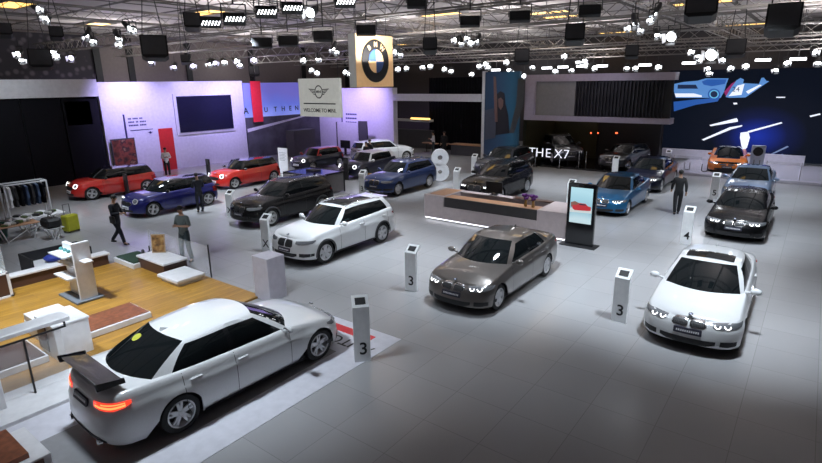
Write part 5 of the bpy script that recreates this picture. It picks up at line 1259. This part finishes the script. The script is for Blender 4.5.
HOLD = dict(elL=(.26, .02, 1.15), wrL=(.08, .24, 1.22), elR=(-.26, .02, 1.15), wrR=(-.06, .25, 1.2))
person('man in a grey shirt and dark jeans standing behind the deck railing', P(187.5, 261), radians(200), GSH, JEAN, kneeL=(.12, .04, .50), ankL=(.16, .02, .09), kneeR=(-.12, .02, .50), ankR=(-.2, 0, .09), **HOLD, h=1.74, topname='shirt', head=(0, .03), sleeve=False)
PH = dict(elL=(.23, .06, 1.16), wrL=(.10, .30, 1.16), elR=(-.23, .06, 1.16), wrR=(-.04, .32, 1.14))
person('man in a dark suit walking and looking at a phone near the tables', P(120, 244.5), radians(-60), NAVY, NAVY, **WALK, **PH, h=1.72, head=(0, .04))
m = MB(); m.box(-.05, .05, -.01, .01, -.08, .08, bev=.005); x, y = P(120, 244.5); tag(m.build('phone', BLACK, None, loc=(x+.35, y+.18, 1.21)), 'dark phone held by the man in the dark suit', 'phone')
x, y = P(117, 244); m = MB(); m.box(-.14, .14, -.05, .05, -.15, .12, bev=.03); tag(m.build('shoulder_bag', BLACK, None, loc=(x+.2, y-.1, .93)), 'small black bag at the hip of the man in the dark suit', 'bag')
x, y = onX(175, 181, XW+2.4); person('man in a white shirt and black trousers standing before the red door panel', (XW+2.4, P(176, 181)[1]+.6), radians(-110), WSH, SUIT, **ST, **HOLD, h=1.70, topname='shirt')
person('person in dark clothes standing by the rear of the blue hatchback', P(201, 212), radians(80), NAVY, NAVY, **ST, **HOLD, h=1.66, head=(0, .06))
x, y = P(339, 170); person('person in black standing beside the dark red-roofed hatchback', (x+1.3, y+1.2), radians(180), SUIT, SUIT, **ST, **AR, h=1.70)
x, y = P(370, 167); person('person in black standing behind the white-roofed hatchback', (x-.2, y+.3), radians(170), SUIT, SUIT, **ST, **AR, h=1.72)
x, y = P(443, 157); person('person in black standing in the open bay behind the white sculpture', (-22.0, 33.2), radians(190), SUIT, SUIT, **ST, **AR, h=1.74)
x, y = P(437, 157); person('person in a pale shirt standing in the open bay among the cafe tables', (-22.9, 33.1), radians(120), WSH, JEAN, **ST, **HOLD, h=1.70, topname='shirt')
# ------------------------------------------------------------------ camera
cam = bpy.data.cameras.new('camera'); co = bpy.data.objects.new('camera', cam); C.objects.link(co)
cam.sensor_width = 36; cam.lens = FP/822*36; cam.clip_end = 300
f3 = Vector((BX[1]*cos(TH), AX[1]*cos(TH), -sin(TH)))
r3 = Vector((BX[0], AX[0], 0)); u3 = r3.cross(f3)
rr = r3*cos(RO)+u3*sin(RO); uu = rr.cross(f3)
M = Matrix((rr, uu, -f3)).transposed().to_4x4(); M.translation = (0, 0, CH)
co.matrix_world = M
bpy.context.scene.camera = co
# ------------------------------------------------------------------ light
def spot(X, Y, Z, tx, ty, W, size=60, col=(1, 1, 1), blend=.8, rad=.25):
    l = bpy.data.lights.new('stage_lamp', 'SPOT'); l.energy = W; l.spot_size = radians(size); l.spot_blend = blend; l.color = col; l.shadow_soft_size = rad
    o = bpy.data.objects.new('stage_lamp', l); C.objects.link(o); o.location = (X, Y, Z)
    o.rotation_euler = (Vector((X, Y, Z))-Vector((tx, ty, 0))).to_track_quat('Z', 'Y').to_euler(); return o
def wallspot(X, Y, Z, t, W, size=60, col=(1, 1, 1), rad=.3):
    o = spot(X, Y, Z, 0, 0, W, size, col, 1, rad); o.rotation_euler = (Vector((X, Y, Z))-Vector(t)).to_track_quat('Z', 'Y').to_euler(); return o
def area(X, Y, Z, sx, sy, W, col=(1, 1, 1)):
    l = bpy.data.lights.new('hall_lamp', 'AREA'); l.shape = 'RECTANGLE'; l.size = sx; l.size_y = sy; l.energy = W; l.color = col
    o = bpy.data.objects.new('hall_lamp', l); C.objects.link(o); o.location = (X, Y, Z); return o
LW = (.80, .90, 1.)
#LIGHTS
for X, Y, W in ((-6.4, 13, 2600), (-1.5, 14, 3000), (-12.3, 13, 2800), (-17.3, 14, 2000), (-23, 14, 3300), (-27, 18.5, 4200), (-25, 10, 1500), (-17, 22, 2400), (-9, 20, 2400), (-2, 22, 2600), (-2, 29, 2400), (-8, 27, 2400), (-13, 26, 1800), (-9, 5.0, 2300), (-4, 18, 1700), (-14.5, 4.5, 3600), (-20, 8.5, 1200), (-22, 28, 1600), (-10.5, 10, 800), (-5.0, 10, 400)):
    spot(X+.5, Y-1.5-(1.3 if X == -1.5 else 0), 6.9, X, Y, W*.92, 76, LW, 1, .3)
VI = (.5, .38, 1.)
for Y, W in ((15.8, 1100), (20, 700), (23, 900)): wallspot(-29.8, Y, 6.6, (-33.3, Y+.3, 4.0), W*2.1, 80, (.50, .43, 1.))
for X, W in ((-27.5, 2300), (-31, 1300)): wallspot(X, 28.0, 6.4, (X-.3, 31.5, 3.4), W, 75, VI)
wallspot(-10, 27.5, 6.5, (-10.5, 31.5, 4.6), 130, 80, (.8, .75, 1)); wallspot(-17, 27.5, 6.5, (-17, 31.5, 3.0), 150, 70, LW)
wallspot(-6.8, 36, 6.5, (-3, 37.5, 0), 900, 110, (.75, .78, 1)); wallspot(-1.5, 35, 6.5, (-2, 37, 0), 900, 110, (.75, .78, 1))
wallspot(-28, 8, 6.5, (-33.3, 9, 4.8), 500, 80, LW)
def ceiling_fill(X, Y, Z, W):  # unseen fill aimed upward, added to brighten the ceiling and trusses
    l = bpy.data.lights.new('added_ceiling_fill', 'AREA'); l.shape = 'DISK'; l.size = 1.2; l.energy = W; l.color = (1, .96, .94)
    o = bpy.data.objects.new('added_ceiling_fill', l); C.objects.link(o); o.location = (X, Y, Z); o.rotation_euler = (pi, 0, 0)
for X in (-33, -21, -13, -.5):
    for Y in (16, 26, 36): ceiling_fill(X, Y, 6.0, 200)
for X, Y in ((-38, 20), (-38, 28), (-20, 42), (-6, 42)):  # unseen point fill, added to lift the outer walls and ceiling
    l = bpy.data.lights.new('added_wall_fill', 'POINT'); l.energy = 120; l.shadow_soft_size = .6
    o = bpy.data.objects.new('added_wall_fill', l); C.objects.link(o); o.location = (X, Y, 6.8)
w = bpy.data.worlds.new('hall_air'); bpy.context.scene.world = w; w.use_nodes = True
w.node_tree.nodes['Background'].inputs[0].default_value = (.55, .52, .58, 1); w.node_tree.nodes['Background'].inputs[1].default_value = .12
vs = bpy.context.scene.view_settings
vs.view_transform = 'Standard'; vs.look = 'None'; vs.exposure = .08; vs.gamma = 1; vs.use_curve_mapping = False
from bpy_extras.object_utils import world_to_camera_view as wv
